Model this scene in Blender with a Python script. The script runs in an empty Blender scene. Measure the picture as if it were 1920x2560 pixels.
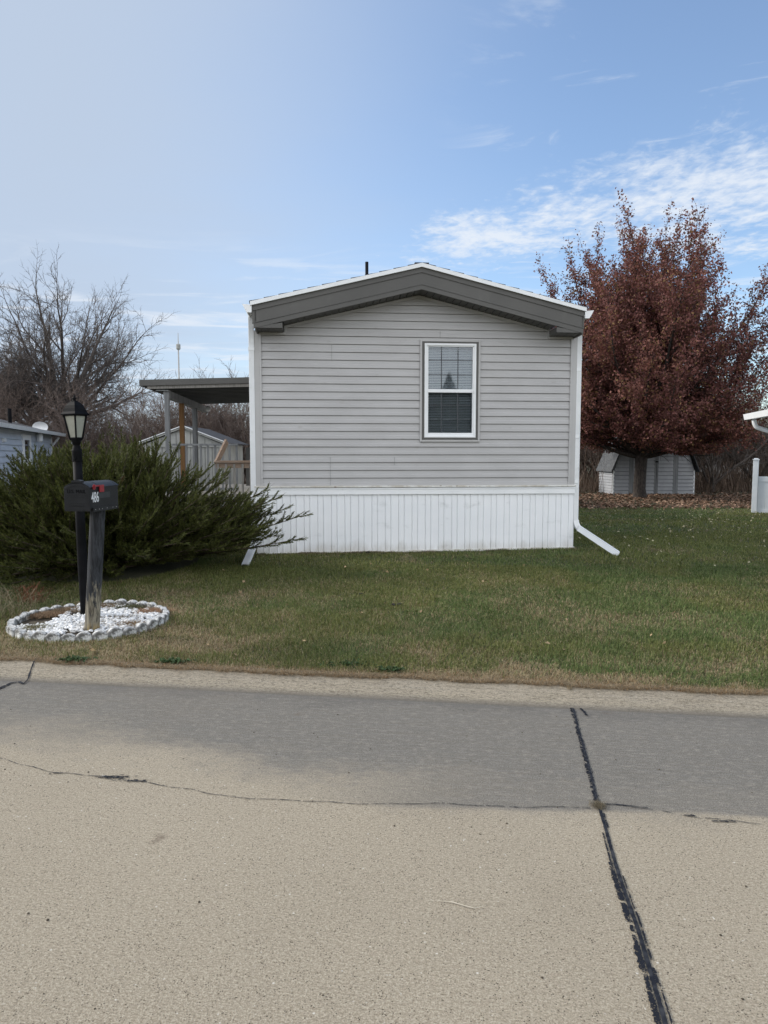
import bpy, math, random
import numpy as np
from mathutils import Vector, Matrix
R = math.radians
random.seed(7); rng = np.random.default_rng(11)
scene = bpy.context.scene
COL = scene.collection

# ------------------------------------------------------------------ camera
PITCH, FPX, CAMH = R(4.62), 1770.0, 1.65
cam_d = bpy.data.cameras.new('camera'); cam = bpy.data.objects.new('camera', cam_d)
COL.objects.link(cam); scene.camera = cam
cam.location = (0, 0, CAMH); cam.rotation_euler = (R(90) - PITCH, 0, 0)
cam_d.sensor_fit = 'HORIZONTAL'; cam_d.sensor_width = 36; cam_d.lens = FPX / 1920 * 36
cam_d.clip_start = 0.05; cam_d.clip_end = 3000

def ray(x, y):
    a = (x - 960) / FPX; b = (1280 - y) / FPX
    return (a, math.cos(PITCH) + b * math.sin(PITCH), -math.sin(PITCH) + b * math.cos(PITCH))
def gp(x, y, z=0.0):                       # point of the photograph on the plane of height z
    r = ray(x, y); t = (z - CAMH) / r[2]
    return (r[0] * t, r[1] * t)
def at(x, y, D):                           # point of the photograph at depth D
    r = ray(x, y); t = D / r[1]
    return (r[0] * t, D, CAMH + r[2] * t)
def on_plane(x, y, A, yaw):                # (along, height) on a vertical plane through A
    c, s = math.cos(yaw), math.sin(yaw); r = ray(x, y)
    det = r[0] * (-s) + c * r[1]
    return ((r[0] * A[1] - r[1] * A[0]) / det, CAMH + r[2] * (A[0] * (-s) + c * A[1]) / det)

# ------------------------------------------------------------------ materials
def lk(nt, a, b): nt.links.new(a, b)
def new_mat(name):
    m = bpy.data.materials.new(name); m.use_nodes = True
    return m, m.node_tree, m.node_tree.nodes['Principled BSDF']
def N(nt, t, **kw):
    n = nt.nodes.new(t)
    for k, v in kw.items():
        if k.startswith('i_'): n.inputs[int(k[2:])].default_value = v
        else: setattr(n, k, v)
    return n
def mathn(nt, op, a, b=None, c=None, clamp=False):
    n = nt.nodes.new('ShaderNodeMath'); n.operation = op; n.use_clamp = clamp
    for i, v in enumerate((a, b, c)):
        if v is None: continue
        if isinstance(v, (int, float)): n.inputs[i].default_value = v
        else: lk(nt, v, n.inputs[i])
    return n.outputs[0]
def mixc(nt, f, a, b, mode='MIX'):
    n = nt.nodes.new('ShaderNodeMix'); n.data_type = 'RGBA'; n.blend_type = mode
    for s, v in ((n.inputs[0], f), (n.inputs[6], a), (n.inputs[7], b)):
        if isinstance(v, (int, float)): s.default_value = v
        elif isinstance(v, tuple): s.default_value = (v[0], v[1], v[2], 1)
        else: lk(nt, v, s)
    return n.outputs[2]
def ramp(nt, f, p0, p1, c0=0.0, c1=1.0):
    n = nt.nodes.new('ShaderNodeMapRange'); n.clamp = True; n.interpolation_type = 'SMOOTHSTEP'
    lk(nt, f, n.inputs[0]); n.inputs[1].default_value = p0; n.inputs[2].default_value = p1
    n.inputs[3].default_value = c0; n.inputs[4].default_value = c1
    return n.outputs[0]
def noise(nt, vec, scale, detail=4, rough=.55, stretch=None, dist=0.0):
    if stretch:
        mp = nt.nodes.new('ShaderNodeMapping'); mp.inputs['Scale'].default_value = stretch
        lk(nt, vec, mp.inputs[0]); vec = mp.outputs[0]
    n = nt.nodes.new('ShaderNodeTexNoise'); n.inputs['Scale'].default_value = scale
    n.inputs['Detail'].default_value = detail; n.inputs['Roughness'].default_value = rough
    n.inputs['Distortion'].default_value = dist
    lk(nt, vec, n.inputs['Vector']); return n.outputs['Fac']
def bump(nt, bs, h, strength, dist=0.01):
    b = nt.nodes.new('ShaderNodeBump'); b.inputs['Strength'].default_value = strength
    b.inputs['Distance'].default_value = dist; lk(nt, h, b.inputs['Height'])
    lk(nt, b.outputs[0], bs.inputs['Normal'])
def nmat(name, c1, c2, scale=5, rough=.6, detail=5, stretch=None, bmp=0.0, bscale=None, lo=.35, hi=.65,
         metallic=0.0, spec=.4, c3=None, s3=20, lo3=.55, hi3=.7):
    m, nt, bs = new_mat(name)
    tc = N(nt, 'ShaderNodeTexCoord').outputs['Object']
    f = ramp(nt, noise(nt, tc, scale, detail, .6, stretch), lo, hi)
    col = mixc(nt, f, c1, c2)
    if c3: col = mixc(nt, ramp(nt, noise(nt, tc, s3, 5, .6, stretch), lo3, hi3), col, c3)
    lk(nt, col, bs.inputs['Base Color'])
    bs.inputs['Roughness'].default_value = rough; bs.inputs['Metallic'].default_value = metallic
    bs.inputs['Specular IOR Level'].default_value = spec
    if bmp: bump(nt, bs, noise(nt, tc, bscale or scale * 4, 6, .6, stretch), bmp)
    return m
def attr_mat(name, rough=.7, trans=0.0, spec=.25):
    m, nt, bs = new_mat(name)
    a = N(nt, 'ShaderNodeAttribute', attribute_name='tint')
    lk(nt, a.outputs['Color'], bs.inputs['Base Color'])
    bs.inputs['Roughness'].default_value = rough; bs.inputs['Specular IOR Level'].default_value = spec
    if trans:
        tr = N(nt, 'ShaderNodeBsdfTranslucent'); lk(nt, a.outputs['Color'], tr.inputs[0])
        mx = N(nt, 'ShaderNodeMixShader'); mx.inputs[0].default_value = trans
        lk(nt, bs.outputs[0], mx.inputs[1]); lk(nt, tr.outputs[0], mx.inputs[2])
        lk(nt, mx.outputs[0], nt.nodes['Material Output'].inputs[0])
    return m

M = {}
M['siding'] = nmat('vinyl_siding', (.425, .415, .408), (.465, .455, .448), 1.3, .5, 6, (1, 1, 3), .05, 60, c3=(.36, .345, .33), s3=3.5, lo3=.6, hi3=.8)
M['trim_grey'] = nmat('vinyl_corner_trim', (.45, .44, .43), (.48, .47, .46), 2, .5)
M['fascia'] = nmat('taupe_aluminium', (.088, .085, .078), (.102, .098, .09), 1.5, .5, c3=(.112, .108, .1), s3=4)
M['soffit'] = nmat('soffit_panel', (.072, .07, .065), (.086, .083, .077), 3, .55)
M['white'] = nmat('white_aluminium', (.80, .81, .81), (.86, .865, .865), 1.8, .42, 5, None, .03, 30, c3=(.62, .62, .60), s3=6, lo3=.62, hi3=.82)
M['whitev'] = nmat('white_skirting_vinyl', (.84, .85, .86), (.88, .885, .89), .9, .5, 6, (1, 1, 2), .04, 20, c3=(.66, .67, .67), s3=3, lo3=.58, hi3=.8)
_m = M['whitev']; nt = _m.node_tree; bs = nt.nodes['Principled BSDF']; _l = bs.inputs['Base Color'].links[0].from_socket
tc = N(nt, 'ShaderNodeTexCoord').outputs['Object']; sz_ = N(nt, 'ShaderNodeSeparateXYZ'); lk(nt, tc, sz_.inputs[0])
_h = mathn(nt, 'ADD', sz_.outputs['Z'], mathn(nt, 'MULTIPLY', mathn(nt, 'SUBTRACT', noise(nt, tc, 5, 6, .7, (1, 1, .35)), .5), .42))
lk(nt, mixc(nt, ramp(nt, _h, .38, .18, 0, .45), _l, (.36, .32, .25)), bs.inputs['Base Color'])
M['worn_white'] = nmat('worn_white_strip', (.74, .73, .69), (.55, .51, .44), 7, .6, 6, (1, 1, 1), .1, 40, c3=(.30, .25, .19), s3=16, lo3=.6, hi3=.75)
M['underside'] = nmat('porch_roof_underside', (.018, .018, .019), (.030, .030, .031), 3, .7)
M['shingle'] = nmat('asphalt_shingle', (.02, .022, .028), (.05, .052, .06), 40, .9, 4, None, .4, 90)
M['black'] = nmat('black_iron', (.0022, .0022, .0028), (.006, .006, .0075), 8, .7, spec=.12)
M['weathered'] = nmat('weathered_timber', (.20, .19, .175), (.30, .285, .26), 4, .85, 6, (8, 8, .6), .2, 20, c3=(.10, .09, .08), s3=9, lo3=.6, hi3=.72)
M['timber'] = nmat('brown_timber', (.17, .085, .03), (.23, .12, .045), 5, .75, 6, (8, 8, .5), .15, 20)
M['redwood'] = nmat('faded_redwood', (.22, .15, .10), (.30, .23, .18), 6, .8, 6, (.8, 8, 8), .15, 20)
M['greypost'] = nmat('grey_painted_timber', (.16, .165, .17), (.24, .245, .245), 3, .8, 6, (6, 6, .5), .1, 20)
M['room'] = nmat('dark_room', (.02, .02, .02), (.03, .03, .03), 1, .9)
M['blind'] = nmat('blind_slat', (.66, .67, .68), (.72, .72, .72), 2, .5)
M['muntin'] = nmat('grille_bar', (.05, .055, .06), (.07, .075, .08), 5, .5)
M['concrete_edge'] = nmat('edging_concrete', (.13, .125, .115), (.30, .29, .27), 22, .9, 6, None, .7, 60, c3=(.66, .65, .62), s3=11, lo3=.43, hi3=.57)
M['pebble'] = nmat('white_marble_chip', (.70, .69, .67), (.80, .80, .79), 12, .7, 4, None, .2, 60, c3=(.42, .38, .32), s3=9, lo3=.62, hi3=.75)
M['mail'] = nmat('black_mailbox_plastic', (.0065, .007, .008), (.011, .0115, .013), 12, .45, 5, None, .1, 300, spec=.25)
M['red'] = nmat('red_flag', (.26, .012, .018), (.32, .02, .025), 8, .45)
M['numeral'] = nmat('white_vinyl_numeral', (.72, .72, .72), (.78, .78, .78), 20, .5)
M['patch'] = nmat('grey_adhesive_patch', (.032, .034, .034), (.042, .044, .044), 15, .6)
M['shedgrey'] = nmat('shed_panel', (.30, .30, .285), (.40, .40, .375), 3, .85, 6, (1, 1, .4), .1, 30, c3=(.22, .22, .20), s3=5, lo3=.6, hi3=.75)
M['shedvinyl'] = nmat('shed_vinyl', (.30, .305, .315), (.36, .365, .375), 2, .6)
M['shedtrim'] = nmat('shed_trim', (.22, .235, .25), (.27, .28, .30), 2, .6)
M['bluewhite'] = nmat('pale_lap_siding', (.46, .50, .56), (.52, .56, .62), 2, .6)
M['greybarn'] = nmat('grey_metal_wall', (.20, .19, .18), (.26, .25, .235), 2, .8)
M['fencew'] = nmat('white_vinyl_fence', (.66, .70, .72), (.74, .77, .79), 1.5, .45, 5, None, .03, 20)
M['soil'] = nmat('soil', (.05, .038, .026), (.10, .08, .055), 12, .95, 8, None, .6, 40)
M['bark'] = nmat('grey_brown_bark', (.06, .048, .042), (.13, .11, .098), 9, .9, 6, (3, 3, .6), .5, 22)
M['bark_thicket'] = nmat('reddish_twig_bark', (.11, .078, .064), (.19, .145, .12), 5, .9, 4)
M['bark_maple'] = nmat('dark_maple_bark', (.022, .017, .015), (.06, .048, .04), 10, .92, 6, (3, 3, .7), .6, 24)
M['juniper_wood'] = nmat('juniper_wood', (.05, .035, .024), (.10, .075, .05), 10, .9)
M['leaf'] = attr_mat('leaf_blade', .6, .25)
M['needle'] = attr_mat('juniper_scale', .65, .12)
M['grass'] = attr_mat('grass_blade', .7, .2)
M['litter'] = attr_mat('dry_leaf', .8, .1)
M['darkrubber'] = nmat('dark_clod', (.012, .011, .009), (.03, .025, .02), 20, .9, 6, None, .6, 60)

def glass_mat(name, alpha, tint, rough=.02):
    m, nt, bs = new_mat(name)
    gl = N(nt, 'ShaderNodeBsdfGlossy'); gl.inputs['Roughness'].default_value = rough
    gl.inputs[0].default_value = (.9, .93, .95, 1)
    tr = N(nt, 'ShaderNodeBsdfTransparent'); tr.inputs[0].default_value = (*tint, 1)
    fr = N(nt, 'ShaderNodeFresnel'); fr.inputs[0].default_value = 1.52
    f = mathn(nt, 'ADD', fr.outputs[0], alpha, clamp=True)
    tc = N(nt, 'ShaderNodeTexCoord').outputs['Object']
    b = N(nt, 'ShaderNodeBump'); b.inputs['Strength'].default_value = .04; b.inputs['Distance'].default_value = .01
    lk(nt, noise(nt, tc, 3, 2), b.inputs['Height']); lk(nt, b.outputs[0], gl.inputs['Normal'])
    mx = N(nt, 'ShaderNodeMixShader'); lk(nt, f, mx.inputs[0])
    lk(nt, tr.outputs[0], mx.inputs[1]); lk(nt, gl.outputs[0], mx.inputs[2])
    lk(nt, mx.outputs[0], nt.nodes['Material Output'].inputs[0])
    return m
M['glass'] = glass_mat('window_glass', .045, (.80, .83, .85))
M['glass_dark'] = glass_mat('screened_glass', .0, (.75, .78, .79))
m, nt, bs = new_mat('frosted_lamp_glass')
tc = N(nt, 'ShaderNodeTexCoord').outputs['Object']
lk(nt, mixc(nt, noise(nt, tc, 18, 4), (.25, .25, .205), (.36, .36, .30)), bs.inputs['Base Color'])
bs.inputs['Roughness'].default_value = .35; M['frost'] = m

# wooden mailbox post: black stained top, bare rotten foot
m, nt, bs = new_mat('old_stained_post')
tc = N(nt, 'ShaderNodeTexCoord').outputs['Object']
sx = N(nt, 'ShaderNodeSeparateXYZ'); lk(nt, tc, sx.inputs[0])
grain = noise(nt, tc, 6, 8, .65, (9, 9, .55))
blk = mixc(nt, ramp(nt, grain, .35, .7), (.008, .009, .011), (.048, .052, .060))
bare = mixc(nt, ramp(nt, grain, .35, .65), (.06, .05, .035), (.33, .295, .22))
foot = mixc(nt, ramp(nt, noise(nt, tc, 8, 5, .6, (6, 6, .8)), .45, .6), bare, (.36, .27, .13))
bare = mixc(nt, ramp(nt, sx.outputs['Z'], .13, .05), bare, foot)
h = mathn(nt, 'ADD', sx.outputs['Z'], mathn(nt, 'MULTIPLY', mathn(nt, 'SUBTRACT', noise(nt, tc, 5, 6, .65, (5, 5, .9)), .5), 1.5))
lk(nt, mixc(nt, ramp(nt, h, .30, .44), bare, blk), bs.inputs['Base Color'])
bs.inputs['Roughness'].default_value = .85; bump(nt, bs, grain, .8, .006); M['post'] = m

# street concrete, object x runs along the street
T0K = 4.665 * math.cos(math.atan(-.145))
def concrete(name, kerb=False):
    m, nt, bs = new_mat(name)
    tc = N(nt, 'ShaderNodeTexCoord').outputs['Object']
    s = N(nt, 'ShaderNodeSeparateXYZ'); lk(nt, tc, s.inputs[0]); X, Y = s.outputs['X'], s.outputs['Y']
    big = noise(nt, tc, .9, 5, .6); mid = noise(nt, tc, 9, 5, .65); fine = noise(nt, tc, 170, 3, .7)
    brush = noise(nt, tc, 26, 5, .7, (.12, 2.2, 1))
    beige = mixc(nt, ramp(nt, big, .3, .7), (.335, .278, .184), (.385, .322, .218))
    fine2 = noise(nt, tc, 95, 4, .75, (.8, 1.25, 1)); coarse = noise(nt, tc, 34, 4, .7, (.7, 1.4, 1))
    beige = mixc(nt, ramp(nt, fine, .36, .64), mixc(nt, .42, beige, (.13, .10, .07)), mixc(nt, .34, beige, (.70, .63, .52)))
    beige = mixc(nt, ramp(nt, fine2, .38, .62), mixc(nt, .36, beige, (.15, .12, .09)), mixc(nt, .18, beige, (.66, .60, .5)))
    beige = mixc(nt, ramp(nt, coarse, .52, .72, 0, .35), beige, (.19, .155, .115))
    beige = mixc(nt, ramp(nt, mid, .6, .8, 0, .25), beige, (.22, .185, .14))
    vo = N(nt, 'ShaderNodeTexVoronoi'); vo.inputs['Scale'].default_value = 95; lk(nt, tc, vo.inputs['Vector'])
    beige = mixc(nt, mathn(nt, 'MULTIPLY', ramp(nt, vo.outputs['Distance'], .30, .16), ramp(nt, noise(nt, tc, 31, 2), .46, .56)), beige, (.075, .058, .042))
    vo2 = N(nt, 'ShaderNodeTexVoronoi'); vo2.inputs['Scale'].default_value = 38; lk(nt, tc, vo2.inputs['Vector'])
    beige = mixc(nt, mathn(nt, 'MULTIPLY', ramp(nt, vo2.outputs['Distance'], .2, .1), ramp(nt, noise(nt, tc, 23, 2), .56, .66)), beige, (.62, .58, .5))
    grey = mixc(nt, ramp(nt, brush, .35, .68), (.098, .091, .078), (.178, .165, .142))
    grey = mixc(nt, ramp(nt, noise(nt, tc, 45, 5, .7, (.5, 1.6, 1)), .54, .72, 0, .8), grey, (.36, .33, .28))
    grey = mixc(nt, ramp(nt, noise(nt, tc, 24, 6, .75, (.8, 1.4, 1)), .48, .64, 0, .75), grey, (.29, .262, .215))
    grey = mixc(nt, ramp(nt, noise(nt, tc, 60, 4, .7, (.06, 2.4, 1)), .50, .62, 0, .45), grey, (.055, .052, .047))
    grey = mixc(nt, ramp(nt, fine, .38, .62), mixc(nt, .35, grey, (.07, .065, .06)), mixc(nt, .35, grey, (.42, .39, .34)))
    grey = mixc(nt, ramp(nt, fine2, .5, .7, 0, .4), grey, (.08, .075, .07))
    if kerb:
        f = ramp(nt, mathn(nt, 'ADD', brush, mathn(nt, 'MULTIPLY', big, .6)), .62, 1.1, .05, .5)
        beige = mixc(nt, .25, beige, (.46, .40, .30))
        col = mixc(nt, f, beige, grey)
        kb = noise(nt, tc, 75, 5, .75, (.45, 1.5, 1))
        col = mixc(nt, ramp(nt, kb, .36, .52, .7, 0), col, (.10, .085, .062))
        col = mixc(nt, ramp(nt, brush, .36, .54, .35, 0), col, (.10, .085, .065))
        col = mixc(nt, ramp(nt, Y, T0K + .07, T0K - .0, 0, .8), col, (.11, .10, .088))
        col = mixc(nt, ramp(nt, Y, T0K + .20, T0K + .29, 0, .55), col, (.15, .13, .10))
    else:
        wob = mathn(nt, 'MULTIPLY', mathn(nt, 'SUBTRACT', noise(nt, tc, 2.3, 7, .65, (.6, 1, 1)), .5), .75)
        wob = mathn(nt, 'ADD', wob, mathn(nt, 'MULTIPLY', mathn(nt, 'SUBTRACT', noise(nt, tc, 13, 6, .75, (.8, 1.2, 1)), .5), .55))
        Yw = mathn(nt, 'ADD', Y, wob)
        lft = ramp(nt, X, -3.2, .0, .50, 0.0)            # the dark lane narrows towards the left
        lo = mathn(nt, 'SUBTRACT', mathn(nt, 'SUBTRACT', Yw, 3.24), lft)
        f = ramp(nt, lo, -.16, .42)
        xq = mathn(nt, 'ADD', X, .4)
        qa = mathn(nt, 'MULTIPLY', mathn(nt, 'MULTIPLY', xq, xq), .07); qb = mathn(nt, 'MINIMUM', mathn(nt, 'MULTIPLY', xq, .095), .13)
        isr = mathn(nt, 'GREATER_THAN', X, -.4)
        cyv = mathn(nt, 'ADD', 3.165, mathn(nt, 'ADD', mathn(nt, 'MULTIPLY', isr, qb), mathn(nt, 'MULTIPLY', mathn(nt, 'SUBTRACT', 1.0, isr), qa)))
        step = ramp(nt, mathn(nt, 'ADD', mathn(nt, 'SUBTRACT', Y, cyv), mathn(nt, 'MULTIPLY', wob, .12)), -.015, .05, .0, .92)
        f = mathn(nt, 'MAXIMUM', f, mathn(nt, 'MULTIPLY', step, mathn(nt, 'MAXIMUM', ramp(nt, X, -1.2, .1), ramp(nt, Yw, 3.3, 4.1))))
        rgt = ramp(nt, X, 1.75, 1.9, 1.0, .74)
        f = mathn(nt, 'MULTIPLY', f, rgt)
        f = mathn(nt, 'MULTIPLY', f, ramp(nt, brush, .25, .6, .82, 1.0))
        col = mixc(nt, f, beige, grey)
        col = mixc(nt, ramp(nt, Yw, 4.42, 4.6, 0, .35), col, (.10, .095, .09))
        sp = noise(nt, tc, 3.1, 3); 
        col = mixc(nt, ramp(nt, sp, .68, .76, 0, .5), col, (.13, .095, .07))
        col = mixc(nt, ramp(nt, noise(nt, tc, .55, 4, .6), .5, .75, 0, .22), col, (.20, .165, .12))
    lk(nt, col, bs.inputs['Base Color']); bs.inputs['Roughness'].default_value = .93
    bs.inputs['Specular IOR Level'].default_value = .2
    hh = mathn(nt, 'ADD', mathn(nt, 'MULTIPLY', brush, .8), fine)
    bump(nt, bs, hh, .8, .006)
    return m
M['road'] = concrete('worn_street_concrete'); M['kerb'] = concrete('kerb_concrete', True)
m, nt, bs = new_mat('tar_sealant')
tc = N(nt, 'ShaderNodeTexCoord').outputs['Object']
lk(nt, mixc(nt, ramp(nt, noise(nt, tc, 30, 5), .4, .7), (.014, .016, .022), (.045, .047, .052)), bs.inputs['Base Color'])
bs.inputs['Roughness'].default_value = .85; bs.inputs['Specular IOR Level'].default_value = .12; M['tar'] = m
m, nt, bs = new_mat('tar_smear')
tc = N(nt, 'ShaderNodeTexCoord').outputs['Object']
bs.inputs['Base Color'].default_value = (.016, .018, .024, 1); bs.inputs['Roughness'].default_value = .85; bs.inputs['Specular IOR Level'].default_value = .12
lk(nt, ramp(nt, mathn(nt, 'ADD', mathn(nt, 'MULTIPLY', noise(nt, tc, 190, 3, .6), .5), mathn(nt, 'MULTIPLY', noise(nt, tc, 26, 3, .6), .5)), .42, .46), bs.inputs['Alpha']); M['smear'] = m
# turf under the blades
m, nt, bs = new_mat('turf_ground')
tc = N(nt, 'ShaderNodeTexCoord').outputs['Object']
g = mixc(nt, ramp(nt, noise(nt, tc, 1.4, 6, .6), .35, .65), (.035, .05, .018), (.075, .075, .035))
g = mixc(nt, ramp(nt, noise(nt, tc, 60, 4, .7), .35, .7), mixc(nt, .5, g, (.02, .022, .01)), mixc(nt, .35, g, (.16, .14, .08)))
lk(nt, g, bs.inputs['Base Color']); bs.inputs['Roughness'].default_value = .95
bump(nt, bs, noise(nt, tc, 70, 4, .7), .6, .02); M['turf'] = m

# ------------------------------------------------------------------ mesh helpers
def tag(o, label=None, cat=None, group=None, kind=None):
    if label: o['label'] = label
    if cat: o['category'] = cat
    if group: o['group'] = group
    if kind: o['kind'] = kind
    return o
def empty(name, loc=(0, 0, 0), rz=0.0):
    o = bpy.data.objects.new(name, None); COL.objects.link(o)
    o.location = loc; o.rotation_euler = (0, 0, rz); o.empty_display_size = .1
    return o
class MB:
    def __init__(s): s.v = []; s.f = []
    def add(s, vs, fs):
        n = len(s.v); s.v += [tuple(p) for p in vs]; s.f += [tuple(i + n for i in f) for f in fs]; return s
    def box(s, x0, x1, y0, y1, z0, z1):
        return s.add([(x0, y0, z0), (x1, y0, z0), (x1, y1, z0), (x0, y1, z0), (x0, y0, z1), (x1, y0, z1), (x1, y1, z1), (x0, y1, z1)],
                     [(0, 3, 2, 1), (4, 5, 6, 7), (0, 1, 5, 4), (1, 2, 6, 5), (2, 3, 7, 6), (3, 0, 4, 7)])
    def bar(s, a, b, w, h, up=(0, 0, 1)):
        a = Vector(a); b = Vector(b); d = (b - a).normalized(); u = Vector(up)
        sd = d.cross(u).normalized() * (w / 2); u2 = sd.cross(d).normalized() * (h / 2)
        vs = [p + i * sd + j * u2 for p in (a, b) for i, j in ((-1, -1), (1, -1), (1, 1), (-1, 1))]
        return s.add(vs, [(0, 1, 2, 3), (7, 6, 5, 4), (0, 4, 5, 1), (1, 5, 6, 2), (2, 6, 7, 3), (3, 7, 4, 0)])
    def prism(s, poly, fn0, fn1):             # polygon swept between two placement functions
        n = len(poly); vs = [fn0(*p) for p in poly] + [fn1(*p) for p in poly]
        fs = [tuple(range(n)), tuple(range(2 * n - 1, n - 1, -1))]
        fs += [(i, i + n, (i + 1) % n + n, (i + 1) % n) for i in range(n)]
        return s.add(vs, fs)
    def tube(s, pts, rad, n=8, cap=True):
        pts = [Vector(p) for p in pts]; k = len(pts)
        if not isinstance(rad, (list, tuple)): rad = [rad] * k
        vs = []; ref = None
        for i, p in enumerate(pts):
            d = (pts[min(i + 1, k - 1)] - pts[max(i - 1, 0)]).normalized()
            if ref is None: ref = Vector((1, 0, 0)) if abs(d.x) < .8 else Vector((0, 1, 0))
            a = d.cross(ref).normalized(); b = d.cross(a).normalized(); ref = -b.cross(d) if False else ref
            for j in range(n):
                t = 2 * math.pi * j / n
                vs.append(p + (a * math.cos(t) + b * math.sin(t)) * rad[i])
        fs = [(i * n + j, i * n + (j + 1) % n, (i + 1) * n + (j + 1) % n, (i + 1) * n + j) for i in range(k - 1) for j in range(n)]
        if cap: fs += [tuple(range(n - 1, -1, -1)), tuple(range((k - 1) * n, k * n))]
        return s.add(vs, fs)
    def lathe(s, prof, c=(0, 0), n=16, rot=0.0):
        vs = [(c[0] + r * math.cos(rot + 2 * math.pi * j / n), c[1] + r * math.sin(rot + 2 * math.pi * j / n), z) for r, z in prof for j in range(n)]
        k = len(prof)
        fs = [(i * n + j, i * n + (j + 1) % n, (i + 1) * n + (j + 1) % n, (i + 1) * n + j) for i in range(k - 1) for j in range(n)]
        fs += [tuple(range(n - 1, -1, -1)), tuple(range((k - 1) * n, k * n))]
        return s.add(vs, fs)
    def build(s, name, m, parent=None, smooth=False, bevel=0.0):
        me = bpy.data.meshes.new(name); me.from_pydata([tuple(v) for v in s.v], [], s.f)
        me.materials.append(m)
        if smooth: me.polygons.foreach_set('use_smooth', [True] * len(me.polygons))
        o = bpy.data.objects.new(name, me); COL.objects.link(o)
        if parent: o.parent = parent
        if bevel:
            b = o.modifiers.new('bevel', 'BEVEL'); b.width = bevel; b.segments = 2; b.limit_method = 'ANGLE'
        import bmesh
        bm = bmesh.new(); bm.from_mesh(me); bmesh.ops.recalc_face_normals(bm, faces=bm.faces); bm.to_mesh(me); bm.free()
        return o
def np_mesh(name, V, F, m, parent=None, tint=None):
    """V (n,3) float, F (k,3|4) int, tint per vertex (n,3)"""
    me = bpy.data.meshes.new(name); V = np.ascontiguousarray(V, dtype=np.float32); F = np.ascontiguousarray(F, dtype=np.int32)
    me.vertices.add(len(V)); me.vertices.foreach_set('co', V.ravel())
    k = F.shape[1]; me.loops.add(F.size); me.loops.foreach_set('vertex_index', F.ravel())
    me.polygons.add(len(F)); me.polygons.foreach_set('loop_start', np.arange(len(F), dtype=np.int32) * k)
    me.polygons.foreach_set('loop_total', np.full(len(F), k, dtype=np.int32))
    me.update(calc_edges=True)
    if tint is not None:
        a = me.color_attributes.new('tint', 'FLOAT_COLOR', 'POINT')
        c = np.ones((len(V), 4), dtype=np.float32); c[:, :3] = tint; a.data.foreach_set('color', c.ravel())
    me.materials.append(m)
    o = bpy.data.objects.new(name, me); COL.objects.link(o)
    if parent: o.parent = parent
    return o
_tab = np.random.default_rng(3).random((256, 256))
def vnoise(x, y, s):
    x = np.asarray(x) * s + 57.3; y = np.asarray(y) * s + 31.7
    xi = np.floor(x).astype(int); yi = np.floor(y).astype(int); fx = x - xi; fy = y - yi
    fx = fx * fx * (3 - 2 * fx); fy = fy * fy * (3 - 2 * fy)
    g = lambda a, b: _tab[a % 256, b % 256]
    return (g(xi, yi) * (1 - fx) + g(xi + 1, yi) * fx) * (1 - fy) + (g(xi, yi + 1) * (1 - fx) + g(xi + 1, yi + 1) * fx) * fy
def fnoise(x, y, s): return vnoise(x, y, s) * .5 + vnoise(x, y, s * 2.1) * .3 + vnoise(x, y, s * 4.3) * .2
def sstep(a, b, x): t = np.clip((np.asarray(x, dtype=float) - a) / (b - a), 0, 1); return t * t * (3 - 2 * t)

# ------------------------------------------------------------------ setting
SLOPE = -.145; SROT = math.atan(SLOPE)
def kerb_y(x): return 4.905 + SLOPE * np.asarray(x, dtype=float)          # lawn edge
def road_y(x): return 4.665 + SLOPE * np.asarray(x, dtype=float)          # foot of the rolled kerb
YAW = R(5.1); HA = (-1.869, 10.353)                                       # front left corner of the home
cy, sy = math.cos(YAW), math.sin(YAW)
def hw(s, t): return (HA[0] + s * cy - t * sy, HA[1] + s * sy + t * cy)   # home coords -> world
def to_home(x, y): dx = x - HA[0]; dy = y - HA[1]; return dx * cy + dy * sy, -dx * sy + dy * cy
def zt(x, y):
    x = np.asarray(x, dtype=float); y = np.asarray(y, dtype=float)
    d = y - kerb_y(x)
    z = .085 + .115 * sstep(0, 5.5, d) - .12 * sstep(13, 21, y)
    z = z + .03 * sstep(1.2, 2.9, x) * sstep(8.5, 10.6, y) * (1 - sstep(13, 18, y))
    z = z + (fnoise(x, y, .7) - .5) * .03 * sstep(.2, 1.5, d) * (1 - sstep(9.6, 10.1, y) * (1 - sstep(12, 14, y)))
    return z
# road sheet (object x axis along the street)
def road_local(x, y): c, s = math.cos(-SROT), math.sin(-SROT); return (x * c - y * s, x * s + y * c)
T0 = 4.665 * math.cos(SROT)
xs = np.concatenate([np.linspace(-120, -6, 20), np.linspace(-5, 5, 41), np.linspace(6, 120, 20)])
ys = np.concatenate([np.linspace(-3.2, 0, 5), np.linspace(.3, T0, 30)])
V = [(x, y, 0.0) for y in ys for x in xs]; nx = len(xs)
F = [(j * nx + i, j * nx + i + 1, (j + 1) * nx + i + 1, (j + 1) * nx + i) for j in range(len(ys) - 1) for i in range(nx - 1)]
road = np_mesh('road', np.array(V), np.array(F), M['road']); road.rotation_euler = (0, 0, SROT); tag(road, kind='structure')
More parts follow.
